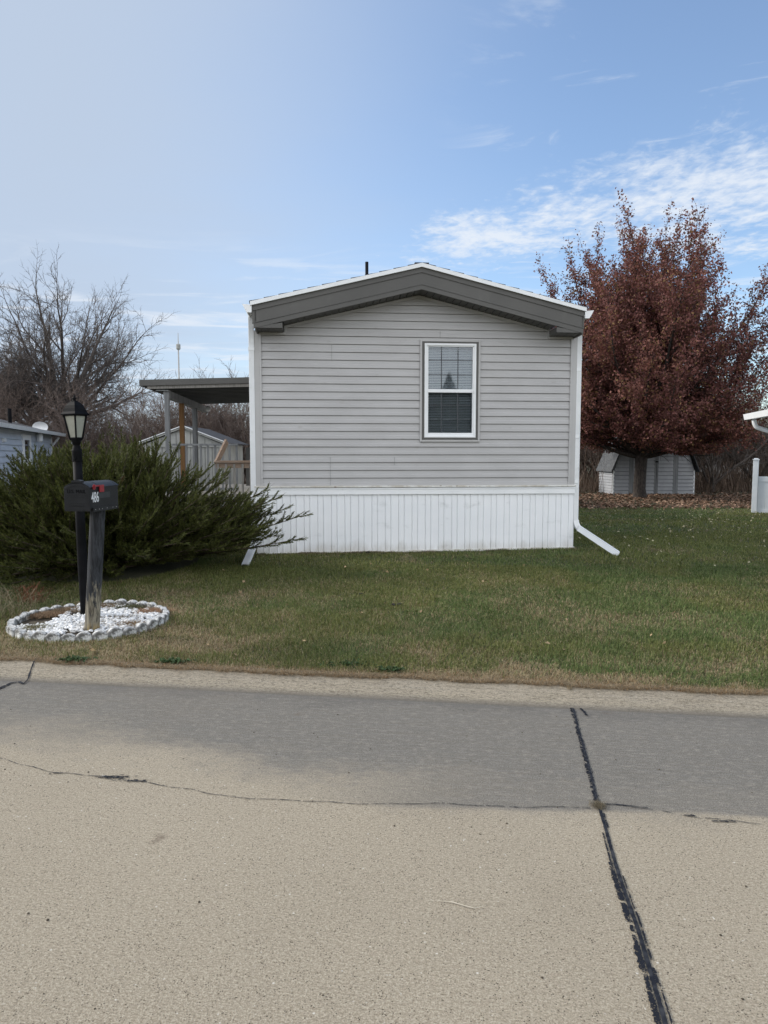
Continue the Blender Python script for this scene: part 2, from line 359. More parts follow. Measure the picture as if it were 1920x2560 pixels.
# rolled kerb
prof = [(T0, 0.0), (T0 + .02, .006), (T0 + .07, .030), (T0 + .13, .062), (T0 + .18, .080), (T0 + .24, .087), (T0 + .30, .085), (T0 + .34, .04)]
V = []
for j, (t, z) in enumerate(prof):
    for x in xs: V.append((x, t + (.004 * math.sin(x * 7) if j == 6 else 0), z))
F = [(j * nx + i, j * nx + i + 1, (j + 1) * nx + i + 1, (j + 1) * nx + i) for j in range(len(prof) - 1) for i in range(nx - 1)]
kerb = np_mesh('kerb', np.array(V), np.array(F), M['kerb']); kerb.rotation_euler = (0, 0, SROT); tag(kerb, kind='structure')
kerb.data.polygons.foreach_set('use_smooth', [True] * len(kerb.data.polygons))
# ground sheet
gx = np.unique(np.concatenate([np.linspace(-600, -30, 20), np.linspace(-30, 30, 121)[1:-1], np.linspace(30, 600, 20)]))
gd = np.concatenate([[.0, .05, .12], np.linspace(.2, 8, 40), np.linspace(8.4, 40, 60), np.linspace(45, 1500, 30)])
GX, GD = np.meshgrid(gx, gd); GYY = kerb_y(GX) + .03 + GD
GZ = zt(GX, GYY) - .012 - .02 * (GD < .01)
V = np.stack([GX, GYY, GZ], -1).reshape(-1, 3); nx = len(gx)
I, J = np.meshgrid(np.arange(nx - 1), np.arange(len(gd) - 1)); a = (J * nx + I).ravel()
lawn = np_mesh('lawn', V, np.stack([a, a + 1, a + nx + 1, a + nx], -1), M['turf']); tag(lawn, kind='structure')
lawn.data.polygons.foreach_set('use_smooth', [True] * len(lawn.data.polygons))
# ground across the street and below everything
g2 = MB().add([(-600, -600, -.06), (600, -600, -.06), (600, 1600, -.06), (-600, 1600, -.06)], [(0, 1, 2, 3)]).build('ground', M['turf']); tag(g2, kind='structure')

# tar joints: ragged strips lying 4 mm above the concrete
def ragged(mb, pts, w, z=.004, jit=.5, step=.02, gaps=0.0, drift=0.0, seed=1, zf=None):
    rr = random.Random(seed); P = [Vector((p[0], p[1])) for p in pts]
    row = []; prev = None
    for a, b in zip(P[:-1], P[1:]):
        L = (b - a).length; n = max(2, int(L / step)); d = (b - a) / L; nrm = Vector((-d.y, d.x))
        for i in range(n + (1 if b is P[-1] else 0)):
            c = a + d * (L * i / n)
            c += nrm * (math.sin(c.x * 9 + c.y * 7 + seed) * drift + math.sin(c.x * 23 - c.y * 19) * drift * .5)
            wl = w / 2 * (1 + jit * rr.uniform(-1, 1)); wr = w / 2 * (1 + jit * rr.uniform(-1, 1))
            zz = z + (zf(c.x, c.y) if zf else 0)
            cur = ((c.x + nrm.x * wl, c.y + nrm.y * wl, zz), (c.x - nrm.x * wr, c.y - nrm.y * wr, zz))
            if prev and rr.random() >= gaps: mb.add([prev[0], prev[1], cur[1], cur[0]], [(0, 1, 2, 3)])
            prev = cur
kk = 1920 / 1659
def kerb_z(x, y):
    lx, ly = road_local(x, y)
    return float(np.interp(ly, [p[0] for p in prof], [p[1] for p in prof]))
tj = [gp(x * kk, y * kk) for x, y in ((1233, 1514), (1262, 1620), (1295, 1745), (1330, 1870), (1375, 2000), (1437, 2212))]
tj = tj + [(tj[-1][0] - .12, tj[-1][1] - .75)]
t = MB(); ragged(t, tj[:3], .0125, jit=.35, seed=3, drift=.0012, step=.012); ragged(t, tj[2:], .0145, jit=.16, seed=4, drift=.001, step=.01)
ts = MB()
def off(pts, d, a=0, b=None): return [(p[0] + d, p[1]) for p in pts[a:b]]
def lerp2(p, q, u): return (p[0] + (q[0] - p[0]) * u, p[1] + (q[1] - p[1]) * u)
path = tj[2:]
def along(u):                                       # u 0..1 over the lower run
    n = len(path) - 1; i = min(int(u * n), n - 1); return lerp2(path[i], path[i + 1], u * n - i)
for (u0, u1, d, w) in ((.12, .24, -.017, .007), (.24, .29, -.020, .016), (.29, .405, -.0215, .021), (.415, .49, -.022, .020), (.50, .52, -.020, .012),
                          (.53, .56, -.020, .012), (.56, .64, -.021, .021), (.64, .68, -.019, .014), (.68, .99, -.020, .019),
                          (.03, .10, .012, .007), (.30, .44, .013, .005), (.45, .60, .0155, .007), (.62, .66, .013, .012), (.66, 1, .0185, .006)):
    ragged(ts, [(along(u)[0] + d, along(u)[1]) for u in (u0, (u0 + u1) / 2, u1)], w, jit=.3, step=.006, seed=int(u0 * 97), z=.0042)
ragged(ts, [(p[0] - .012, p[1]) for p in tj[:3]], .012, jit=.8, step=.012, gaps=.3, seed=77, z=.0043)
# side smears near the kerb end
k0 = tj[0]
ragged(ts, [(k0[0] - .075, k0[1] - .085), (k0[0] - .03, k0[1] - .072), (k0[0] + .01, k0[1] - .080), (k0[0] + .05, k0[1] - .105)], .022, jit=.8, step=.01, seed=51, z=.0044)
ragged(ts, [(k0[0] - .02, k0[1] - .02), (k0[0] - .022, k0[1] - .08)], .018, jit=.6, step=.01, seed=52, z=.0045)
ragged(ts, [(k0[0] + .018, k0[1] - .09), (k0[0] + .028, k0[1] - .2), (k0[0] + .03, k0[1] - .28)], .016, jit=.6, step=.01, seed=53, z=.0046)
for q in range(70):
    u = random.random(); p = lerp2(tj[0], tj[2], u); a_ = p[0] + random.choice((-1, 1)) * random.uniform(.008, .018); r_ = random.uniform(.0015, .004)
    t.add([(a_ + r_ * math.cos(k), p[1] + r_ * 1.6 * math.sin(k), .0043) for k in (0, 1.2, 2.4, 3.6, 5)], [(0, 1, 2, 3, 4)])
tag(t.build('tar_joint', M['tar']), kind='structure')
tag(ts.build('tar_smear', M['smear']), kind='structure')
lj = [gp(x * kk, y * kk) for x, y in ((-60, 1628), (0, 1640), (60, 1654), (120, 1668), (230, 1680), (330, 1695), (420, 1706), (500, 1722), (600, 1731), (720, 1734), (900, 1738), (1100, 1742), (1200, 1744), (1275, 1748))]
rj = [gp(x * kk, y * kk) for x, y in ((1300, 1738), (1340, 1740), (1400, 1747), (1450, 1756), (1500, 1766), (1580, 1774), (1659, 1785), (1740, 1795))]
t = MB(); ragged(t, lj, .0036, jit=.9, drift=.009, gaps=.12, seed=8, step=.012); ragged(t, rj, .0036, jit=.7, drift=.006, gaps=.08, seed=9)
ragged(t, rj[:3], .007, jit=.6, drift=.003, seed=12, z=.0045)
for (px, py, w_, h_, n_) in ((245, 1680, .085, .016, 90), (285, 1688, .075, .010, 40), (120, 1672, .04, .01, 12), (1490, 1763, .025, .005, 16), (1560, 1776, .05, .006, 26)):
    c = gp(px * kk, py * kk)
    for q in range(n_):
        a_, b_ = random.gauss(c[0], w_ / 2), random.gauss(c[1], h_ / 2); r_ = random.uniform(.0015, .006)
        t.add([(a_ + r_ * 2 * math.cos(k), b_ + r_ * .7 * math.sin(k), .0048 + q * .00001) for k in (0, .9, 1.9, 2.8, 3.9, 5.1)], [(0, 1, 2, 3, 4, 5)])
tag(t.build('crack', M['tar']), kind='structure')
t = MB(); lc = [gp(x, y) for x, y in ((-60, 1748), (0, 1722), (28, 1709), (48, 1696), (62, 1680))]

def gpk(x, y):
    z = 0.0
    for _ in range(12): g_ = gp(x, y, z); z = kerb_z(*g_)
    return g_
lc = [gpk(x, y) for x, y in ((-60, 1748), (0, 1722), (28, 1709), (48, 1696), (58, 1684))]; lc2 = [gpk(x, y) for x, y in ((58, 1684), (70, 1672), (84, 1661), (96, 1655))]
ragged(t, lc, .022, jit=.5, seed=15, zf=kerb_z, z=.006); ragged(t, lc2, .011, jit=.5, seed=16, zf=kerb_z, z=.007)
tag(t.build('tar_joint', M['tar']), kind='structure')
tw = MB(); q_ = [gp(x * kk, y * kk) for x, y in ((945, 1949), (975, 1951), (1005, 1960), (1025, 1965), (1042, 1961))]
tw.tube([(a_, b_, .006) for a_, b_ in q_], [.0012, .0018, .0018, .0015, .0008], 5); tag(tw.build('twig', nmat('pale_stem', (.50, .44, .34), (.60, .54, .44), 30)), 'pale dry stem lying alone on the street concrete', 'twig')
# stones, twigs and stains on the street
t = MB()
for q in range(150):
    x_, y_ = random.uniform(-3, 2.5), random.uniform(1.9, 4.5); r_ = random.uniform(.002, .006)
    t.lathe([(r_ * .6, -.001), (r_, r_ * .3), (r_ * .5, r_ * .8)], (x_, y_), 5, random.random())
tag(t.build('grit', M['soil']), kind='stuff')

# ------------------------------------------------------------------ the mobile home (local x along the front, y into depth)
home = empty('mobile_home', (HA[0], HA[1], 0), YAW)
tag(home, 'single-wide mobile home with grey lap siding, taupe gable and white ribbed skirting', 'house')
W_, L_, AX = 4.78, 15.5, 2.376
WX0, WX1, WZ0, WZ1 = 2.455, 3.256, 1.885, 3.295             # hole for the window
def wall_ext(z):
    if z <= 3.43: return (.03, 4.75)
    if z <= 3.53: return (.40, 4.36)
    u = (z - 3.53) / (3.995 - 3.53); return (.40 + u * (AX - .40), 4.36 - u * (4.36 - AX))
CO = .1143; rows = []
z = 1.195; k = 0
while z < 3.99:
    for dz, yy in ((0, -.004), (.0005, -.020), (.006, -.0215), (.05, -.017), (.056, -.0125), (.1065, -.0085), (.107, .006), (.1125, .006)):
        if z + dz < 3.99: rows.append((z + dz, yy))
    z += CO
extra = []
for zc in (WZ0, WZ1, 3.43, 3.4301, 3.53, 3.5301):
    for (a, b) in zip(rows[:-1], rows[1:]):
        if a[0] < zc < b[0]: extra.append((zc, a[1] + (b[1] - a[1]) * (zc - a[0]) / (b[0] - a[0])))
rows = sorted(set(rows + extra), key=lambda r: r[0])
t = MB()
for (a, b) in zip(rows[:-1], rows[1:]):
    la, ra = wall_ext(a[0]); lb, rb = wall_ext(b[0])
    spans = [((la, ra), (lb, rb))]
    if a[0] >= WZ0 - 1e-6 and b[0] <= WZ1 + 1e-6: spans = [((la, WX0), (lb, WX0)), ((WX1, ra), (WX1, rb))]
    for (p, q), (r_, s_) in spans:
        n = 24
        for i in range(n):                                  # a little waviness, as vinyl has
            f0, f1 = i / n, (i + 1) / n
            wv = lambda x, z: .0012 * math.sin(x * 2.3 + z * 5) + .0008 * math.sin(x * 6.1 - z * 9)
            x0, x1, x2, x3 = p + (q - p) * f0, p + (q - p) * f1, r_ + (s_ - r_) * f1, r_ + (s_ - r_) * f0
            t.add([(x0, a[1] + wv(x0, a[0]), a[0]), (x1, a[1] + wv(x1, a[0]), a[0]), (x2, b[1] + wv(x2, b[0]), b[0]), (x3, b[1] + wv(x3, b[0]), b[0])], [(0, 1, 2, 3)])
# overlap seams in the siding
o = t.build('wall', M['siding'], home)
SG = nmat('seam_shadow_gap', (.16, .155, .15), (.2, .195, .19), 4)
for sx_, z0, z1 in ((1.11, 3.02, 3.24), (2.70, 3.36, 3.46), (1.08, 1.20, 1.62), (2.03, 1.50, 1.62)):
    MB().box(sx_, sx_ + .0035, -.0235, -.019, z0, z1).build('siding_seam', SG, o)
# side and back walls with lap boards
t = MB()
for i in range(19):
    z0 = 1.2 + i * CO
    for xs_, sg in ((.045, -1), (4.735, 1)):
        t.add([(xs_ + sg * .014, .1, z0), (xs_ + sg * .014, L_, z0), (xs_ + sg * .004, L_, z0 + CO), (xs_ + sg * .004, .1, z0 + CO), (xs_, .1, z0), (xs_, L_, z0)],
              [(0, 1, 2, 3), (4, 5, 1, 0)])
t.add([(.045, L_, 1.2), (4.735, L_, 1.2), (4.735, L_, 3.45), (AX, L_, 4.0), (.045, L_, 3.45)], [(0, 1, 2, 3, 4)])
t.build('wall', M['siding'], home)
for x0, x1, xi0, xi1 in ((-.005, .102, .072, .102), (4.678, 4.785, 4.678, 4.708)):   # corner posts
    t = MB().box(x0, x1, -.026, .09, 1.195, 3.43).box(xi0, xi1, -.036, -.0262, 1.195, 3.40)
    t.build('corner_trim', M['trim_grey'], home, bevel=.004)
# channel under the soffit
t = MB()
def chan(a, b): t.bar((a[0], -.032, a[1]), (b[0], -.032, b[1]), .018, .034, (0, 0, 1))
chan((.10, 3.388), (.452, 3.388)); chan((4.33, 3.388), (4.68, 3.388))
t.box(.434, .462, -.0435, -.0215, 3.405, 3.50); t.box(4.318, 4.346, -.0435, -.0215, 3.405, 3.50)
chan((.434, 3.482), (AX, 3.947)); chan((4.346, 3.482), (AX, 3.947))
t.build('channel_trim', M['trim_grey'], home)
# fascia: three overlapping bands following the gable, plus the returns
OH = .38
def band(o0, o1, y0, y1, zl=(3.745, 4.318), t_=None, xl=.012, xr=4.742):
    """strip o0..o1 below the roof line, between depths"""
    t_ = t_ if t_ is not None else MB()
    L = lambda o: zl[0] - o; A_ = lambda o: zl[1] - o
    for sgn in (0, 1):
        xe = xl if not sgn else xr
        P = [(xe, L(o0)), (AX, A_(o0)), (AX, A_(o1)), (xe, L(o1))]
        vs = [(p[0], y0, p[1]) for p in P] + [(p[0], y1, p[1]) for p in P]
        t_.add(vs, [(0, 1, 2, 3), (7, 6, 5, 4), (0, 4, 5, 1), (2, 6, 7, 3), (3, 7, 4, 0)] + [(1, 5, 6, 2)] * 0)
    return t_
t = band(.030, .105, -OH, -OH + .03); t.build('fascia', M['fascia'], home)
t = band(.105, .112, -OH - .006, -OH + .03); band(.112, .272, -OH + .006, -OH + .03, t_=t); band(.272, .282, -OH - .008, -OH + .03, t_=t)
band(.282, .345, -OH - .001, -OH + .035, t_=t, xl=.03, xr=4.73)
for x0, x1, sg in ((.045, .425, 1), (4.338, 4.730, -1)):    # eave returns: boxed corners
    out, inn = (x0, x1) if sg > 0 else (x1, x0)
    zin = 3.41 + .072
    P = [(out, 3.407), (inn, 3.407), (inn, zin), (out, 3.42)]
    t.add([(p[0], -OH + .004, p[1]) for p in P] + [(p[0], -.04, p[1]) for p in P], [(0, 1, 2, 3), (7, 6, 5, 4), (0, 4, 5, 1), (1, 5, 6, 2), (2, 6, 7, 3), (3, 7, 4, 0)])
    t.box(min(out, out + sg * .02), max(out, out + sg * .02), -OH + .006, -.02, 3.38, 3.70)
t.build('fascia', M['fascia'], home)
# soffit with lapped panels
t = MB()
for sg in (-1, 1):
    n = 20
    for i in range(n):
        xa = AX + sg * (AX - .43) * i / n; xb = AX + sg * (AX - .43) * (i + 1) / n
        f = lambda x: 3.973 - (3.973 - 3.497) * abs(x - AX) / (AX - .43)
        xm = xb - sg * .012
        t.add([(xa, -OH + .02, f(xa)), (xm, -OH + .02, f(xm)), (xm, -.03, f(xm)), (xa, -.03, f(xa)),
               (xm, -OH + .02, f(xm) + .014), (xb, -OH + .02, f(xb) + .014), (xb, -.03, f(xb) + .014), (xm, -.03, f(xm) + .014)],
              [(0, 1, 2, 3), (4, 5, 6, 7), (1, 4, 7, 2)])
for x0, x1 in ((.045, .425), (4.338, 4.73)):
    for i in range(4):
        a = x0 + (x1 - x0) * i / 4; b = x0 + (x1 - x0) * (i + 1) / 4 - .012
        t.box(a, b, -OH + .03, -.025, 3.400, 3.406)
t.build('soffit', M['soffit'], home)
# roof deck with shingle courses, and the white drip edge
t = MB(); n = 12
for sg in (-1, 1):
    for i in range(n):
        ua, ub = i / n, (i + 1) / n
        w = 2.40; xa = AX + sg * w * ua; xb = AX + sg * w * ub
        fa = 4.334 - .577 * ua; fb = 4.334 - .577 * ub
        lift = .012
        t.add([(xa, -OH - .015, fa - .02), (xb, -OH - .015, fb - .02), (xb, L_ + .2, fb - .02), (xa, L_ + .2, fa - .02),
               (xa, -OH - .015, fa), (xb, -OH - .015, fb + lift), (xb, L_ + .2, fb + lift), (xa, L_ + .2, fa)],
              [(0, 1, 2, 3), (7, 6, 5, 4), (0, 4, 5, 1), (1, 5, 6, 2), (2, 6, 7, 3)])
t.box(AX - .1, AX + .1, -OH - .012, L_, 4.322, 4.338)
roof = t.build('roof', M['shingle'], home)
t = band(-.012, .042, -OH - .030, -OH - .0005, xl=-.012, xr=4.764); t.build('drip_edge', M['white'], roof)
vp = to_home(*at(917, 655, 12.4)[:2]); zp = at(917, 655, 12.4)[2]
MB().lathe([(.028, 4.0), (.028, zp), (.022, zp), (.022, zp - .02)], vp, 14).build('vent_pipe', M['black'], roof, True)
# gutters
def gutter(x0, sg):
    P = [(0, 3.708), (0, 3.612), (.062, 3.612), (.085, 3.645), (.10, 3.67), (.128, 3.722), (.118, 3.722), (.09, 3.668), (.055, 3.625), (.010, 3.625), (.010, 3.708)]
    t = MB(); t.prism([(x0 + sg * p[0], p[1]) for p in P], lambda a, b: (a, -OH - .005, b), lambda a, b: (a, L_, b))
    E_ = [(0, 3.712), (0, 3.61), (.064, 3.61), (.087, 3.645), (.13, 3.724)]
    t.prism([(x0 + sg * p[0], p[1]) for p in E_], lambda a, b: (a, -OH - .012, b), lambda a, b: (a, -OH - .004, b))
    return t.build('gutter', M['white'], home)
gl_, gr_ = gutter(.006, -1), gutter(4.748, 1)
def ribbed(path, w, d, side, mb):                           # rectangular ribbed pipe along a path; side = width axis
    sd = Vector(side).normalized()
    # profile across width with ribs
    pr = []
    k = 5
    for i in range(k):
        u0 = -w / 2 + w * i / k; u1 = -w / 2 + w * (i + 1) / k; m_ = (u1 - u0)
        pr += [(u0 + m_ * .1, -d / 2), (u0 + m_ * .75, -d / 2), (u0 + m_ * .85, -d / 2 + .006)]
    pr += [(w / 2, d / 2), (-w / 2, d / 2)]
    n = len(pr); vs = []; pts = [Vector(p) for p in path]
    for i, p in enumerate(pts):
        dr = (pts[min(i + 1, len(pts) - 1)] - pts[max(i - 1, 0)]).normalized()
        up = dr.cross(sd).normalized()
        vs += [p + sd * a + up * b for a, b in pr]
    fs = [(i * n + j, i * n + (j + 1) % n, (i + 1) * n + (j + 1) % n, (i + 1) * n + j) for i in range(len(pts) - 1) for j in range(n)]
    mb.add(vs, fs)
    return mb
# left downspout: drops from the gutter beside the corner trim
t = MB(); ribbed([(-.040, -.01, 3.62), (-.040, -.01, .50)], .078, .06, (-1, 0, 0), t)
dl = t.build('downspout', M['white'], home)
MB().box(-.082, .004, -.046, -.04, 3.14, 3.19).build('strap', M['white'], dl)
MB().box(-.05, -.03, -.050, -.04, 1.98, 2.01).build('strap', M['white'], dl)
hl = to_home(-1.835, 9.22)
t = MB(); ribbed([(-.040, -.01, .50), (-.040, -.03, .40), (-.035, -.12, .33)], .08, .062, (-1, 0, 0), t); t.build('elbow', M['white'], dl)
t = MB(); ribbed([(-.035, -.10, .345), (hl[0], hl[1], .185)], .085, .065, (-1, .02, 0), t)
ext = t.build('extension', M['white'], dl)
MB().box(hl[0] - .034, hl[0] + .034, hl[1] + .0, hl[1] + .05, .162, .20).build('outlet', M['room'], dl)
# right downspout with the slanted extension
xr_ = 4.812
t = MB(); ribbed([(xr_, -.0, 3.62), (xr_, -.0, .66)], .074, .06, (-1, 0, 0), t)
dr_ = t.build('downspout', M['white'], home)
for zz in (2.90, 1.90, 1.22): MB().box(xr_ - .038, xr_ + .022, -.036, -.030, zz, zz + .045).build('strap', M['white'], dr_)
t = MB()
for i in range(9):                                          # crimped elbow
    a0, a1 = R(90 * 0 + i * 7), R(i * 7 + 4)
c_ = []
for i in range(8):
    a_ = R(i * 60 / 7); rr_ = .055 + (.004 if i % 2 else 0)
    c_.append((xr_ - .0 + .15 * (1 - math.cos(a_)), 0 - .02 * i / 7, .66 - .17 * math.sin(a_)))
ribbed(c_, .092, .078, (0, 1, 0), t); t.build('elbow', M['white'], dr_)
e1 = to_home(*gp(1545, 1388, .22))
e0 = c_[-1]
t = MB(); ribbed([(e0[0] - .035, e0[1], e0[2] + .028), (e1[0], e1[1], .235)], .125, .085, (.35, 1, 0), t)
ext2 = t.build('extension', M['white'], dr_)
# skirting: ribbed panels
t = MB(); P = []; x = 0.0; i = 0
while x < W_ - .01:
    wd = (.118, .082)[i % 2]
    P += [(x + .0, -.022), (x + wd - .030, -.022), (x + wd - .0245, -.012), (x + wd - .018, -.030), (x + wd - .006, -.030), (x + wd - .001, -.022)]
    x += wd; i += 1
P = [p for p in P if p[0] < W_] + [(W_, -.022)]
def zb(x): return .195 + .037 * x / W_
for a, b in zip(P[:-1], P[1:]):
    t.add([(a[0], a[1], zb(a[0])), (b[0], b[1], zb(b[0])), (b[0], b[1], 1.10), (a[0], a[1], 1.10)], [(0, 1, 2, 3)])
for xs_, sg in ((0, -1), (W_, 1)):
    for j in range(int(L_ / .1)):
        y0 = j * .1
        t.add([(xs_, y0, .15), (xs_, y0 + .085, .15), (xs_, y0 + .085, 1.1), (xs_, y0, 1.1), (xs_ + sg * .008, y0 + .092, .15), (xs_ + sg * .008, y0 + .092, 1.1), (xs_, y0 + .1, .15), (xs_, y0 + .1, 1.1)],
              [(0, 1, 2, 3), (1, 4, 5, 2), (4, 6, 7, 5)])
t.add([(W_, -.022, .2), (W_, 0, .2), (W_, 0, 1.1), (W_, -.022, 1.1), (0, -.022, .16), (0, 0, .16), (0, 0, 1.1), (0, -.022, 1.1)], [(0, 1, 2, 3), (4, 5, 6, 7)])
t.build('skirting', M['whitev'], home)
t = MB().box(-.004, W_ + .004, -.046, .0, 1.064, 1.150); t.box(-.004, W_ + .004, -.038, .0, 1.150, 1.162)
t.box(-.006, W_ + .006, -.052, .0, 1.140, 1.150)
t.build('skirting_cap', M['white'], home, bevel=.002)
MB().box(-.02, W_ + .012, -.050, .01, 1.170, 1.196).build('starter_strip', M['worn_white'], home, bevel=.002)
MB().box(-.012, W_ + .004, -.030, .01, 1.158, 1.172).build('sill_gap', M['fascia'], home)
t = MB(); t.prism([(-.012, .172), (W_ + .015, .212), (W_ + .015, .250), (-.012, .210)], lambda a, b: (a, -.040, b), lambda a, b: (a, -.002, b))
t.build('ground_track', M['worn_white'], home)
# floor slab behind so nothing shines through
MB().box(.06, 4.72, .05, L_ - .05, 1.05, 1.19).build('floor', M['room'], home)

# window
win = empty('window', (0, 0, 0)); win.parent = home
def ring(x0, x1, z0, z1, w, y0, y1, mb=None):
    mb = mb or MB()
    if not isinstance(w, tuple): w = (w, w, w, w)          # left, right, bottom, top
    mb.box(x0, x0 + w[0], y0, y1, z0, z1); mb.box(x1 - w[1], x1, y0, y1, z0, z1)
    mb.box(x0 + w[0], x1 - w[1], y0, y1, z0, z0 + w[2]); mb.box(x0 + w[0], x1 - w[1], y0, y1, z1 - w[3], z1)
    return mb
ring(2.405, 3.306, 1.842, 3.338, .032, -.040, -.010).build('outer_casing', M['trim_grey'], win, bevel=.004)
ring(2.4375, 3.2735, 1.8745, 3.3055, .034, -.046, .02).build('casing', M['fascia'], win, bevel=.002)
ring(2.471, 3.240, 1.905, 3.279, (.030, .030, .024, .030), -.052, .03).build('frame', M['white'], win, bevel=.003)
t = ring(2.4945, 3.2155, 1.9235, 3.2545, (.034, .026, .05, .022), -.038, .045)
t.build('sash', M['white'], win, bevel=.003)
MB().box(2.524, 3.192, -.046, .04, 2.566, 2.614).build('meeting_rail', M['white'], win, bevel=.003)
gx0, gx1 = 2.528, 3.190
for z0, z1, mt in ((2.614, 3.233, 'glass'), (1.973, 2.566, 'glass_dark')):
    p = MB().box(gx0, gx1, -.012 if mt == 'glass' else -.006, -.008 if mt == 'glass' else -.002, z0, z1).build('pane', M[mt], win)
    t = MB()
    for f in (.30, .672):
        xx = gx0 + (gx1 - gx0) * f; t.box(xx - .006, xx + .006, -.0185, -.0135, z0, z1)
    for f in (.345, .69):
        zz = z0 + (z1 - z0) * f; t.box(gx0, gx1, -.0175, -.0145, zz - .0045, zz + .0045)
    t.build('grille', M['muntin'], win)
t = MB()
nsl = 52
for i in range(nsl):
    zz = 1.985 + i * (3.22 - 1.985) / nsl + random.uniform(-.001, .001)
    a = R(58)
    t.add([(gx0 - .01, .060, zz - .0105), (gx1 + .01, .060, zz - .0105), (gx1 + .01, .060 + .016, zz + .0075), (gx0 - .01, .060 + .016, zz + .0075)], [(0, 1, 2, 3)])
for xx in (2.60, 2.86, 3.12): t.box(xx - .001, xx + .001, .055, .057, 1.98, 3.23)
t.box(gx0 - .01, gx1 + .01, .05, .075, 1.955, 1.975)
t.build('blind', M['blind'], win)
t = MB().box(2.3, 3.4, .5, .52, 1.5, 3.5); t.box(2.28, 2.30, .05, .5, 1.5, 3.5); t.box(3.4, 3.42, .05, .5, 1.5, 3.5); t.box(2.3, 3.4, .05, .5, 1.48, 1.5); t.box(2.3, 3.4, .05, .5, 3.5, 3.52)
t.build('interior', M['room'], win)

# ------------------------------------------------------------------ porch beside the home (same local axes)
porch = empty('porch', (HA[0], HA[1], 0), YAW)
tag(porch, 'raised timber porch with low sloping metal roof left of the mobile home', 'porch')
PT0, PT1 = 2.5, 7.6
def rz_(x, base=2.97, r=.075): return base + r * (x + 2.24) / 2.24        # roof top rises to the home
t = MB(); n = 1
for (x0, x1) in ((-2.24, -.02),):
    P = [(x0, rz_(x0)), (x1, rz_(x1)), (x1, rz_(x1) - .105), (x0, rz_(x0) - .105)]
    t.prism(P, lambda a, b: (a, PT0, b), lambda a, b: (a, PT0 + .03, b))
    t.prism([(x0, rz_(x0)), (x0 + .02, rz_(x0)), (x0 + .02, rz_(x0) - .105), (x0, rz_(x0) - .105)], lambda a, b: (a, PT0 + .0301, b), lambda a, b: (a, PT1, b))
t.build('roof_trim', M['fascia'], porch)
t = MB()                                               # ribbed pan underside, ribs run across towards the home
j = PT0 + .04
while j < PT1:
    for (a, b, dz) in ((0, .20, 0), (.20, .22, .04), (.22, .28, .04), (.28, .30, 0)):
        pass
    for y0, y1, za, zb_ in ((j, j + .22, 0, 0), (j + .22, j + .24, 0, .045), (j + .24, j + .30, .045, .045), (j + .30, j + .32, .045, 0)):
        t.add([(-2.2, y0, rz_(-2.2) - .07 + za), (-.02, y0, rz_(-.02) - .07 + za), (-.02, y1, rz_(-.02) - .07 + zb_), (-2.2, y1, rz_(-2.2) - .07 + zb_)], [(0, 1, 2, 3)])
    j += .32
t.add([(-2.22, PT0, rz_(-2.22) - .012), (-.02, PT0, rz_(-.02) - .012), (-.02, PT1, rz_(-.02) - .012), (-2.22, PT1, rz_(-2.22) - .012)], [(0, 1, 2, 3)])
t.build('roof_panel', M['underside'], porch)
t = MB(); P = [(-2.12, rz_(-2.12) - .106), (-.02, rz_(-.02) - .110), (-.02, rz_(-.02) - .165), (-2.12, rz_(-2.12) - .160)]
t.prism(P, lambda a, b: (a, PT0 + .035, b), lambda a, b: (a, PT0 + .07, b)); t.build('header_board', M['weathered'], porch)
BX = -1.80
MB().box(BX - .05, BX + .05, PT0 + .10, PT1 - .5, 2.665, 2.795).build('beam', M['greypost'], porch)
MB().box(BX - .17, BX + .06, PT0 + .06, PT0 + .18, 2.785, 2.800).build('beam_cap', M['greypost'], porch)
for yy, mt, w in ((PT0 + .14, 'greypost', .075), (PT0 + 1.5, 'timber', .088), (PT0 + 2.95, 'greypost', .09)):
    t = MB().box(BX - w / 2, BX + w / 2, yy - w / 2, yy + w / 2, .10, 2.666)
    if mt == 'greypost': t.box(BX + w / 2, BX + w / 2 + .012, yy - w / 3, yy + w / 3, .3, 2.664)
    t.build('post', M[mt], porch)
MB().lathe([(.03, 2.60), (.055, 2.63), (.055, 2.68), (.03, 2.72)], (BX + .28, PT0 + 3.0), 10).build('floodlight', M['white'], porch)
t = MB()
for i in range(30): t.box(-1.9, -.02, PT0 - .0 + i * .15, PT0 + i * .15 + .142, .90, .935)
t.build('deck_floor', M['weathered'], porch)
# grey railing along the far side, with balusters
rail = empty('railing'); rail.parent = porch
MB().box(-1.8, -.55, PT0 + .10, PT0 + .17, 1.815, 1.85).build('top_rail', M['greypost'], rail)
MB().box(-1.8, -.55, PT0 + .12, PT0 + .15, 1.0, 1.05).build('bottom_rail', M['greypost'], rail)
for i in range(9): MB().box(-1.62 + i * .128, -1.585 + i * .128, PT0 + .115, PT0 + .15, 1.05, 1.816).build('baluster', M['greypost'], rail)
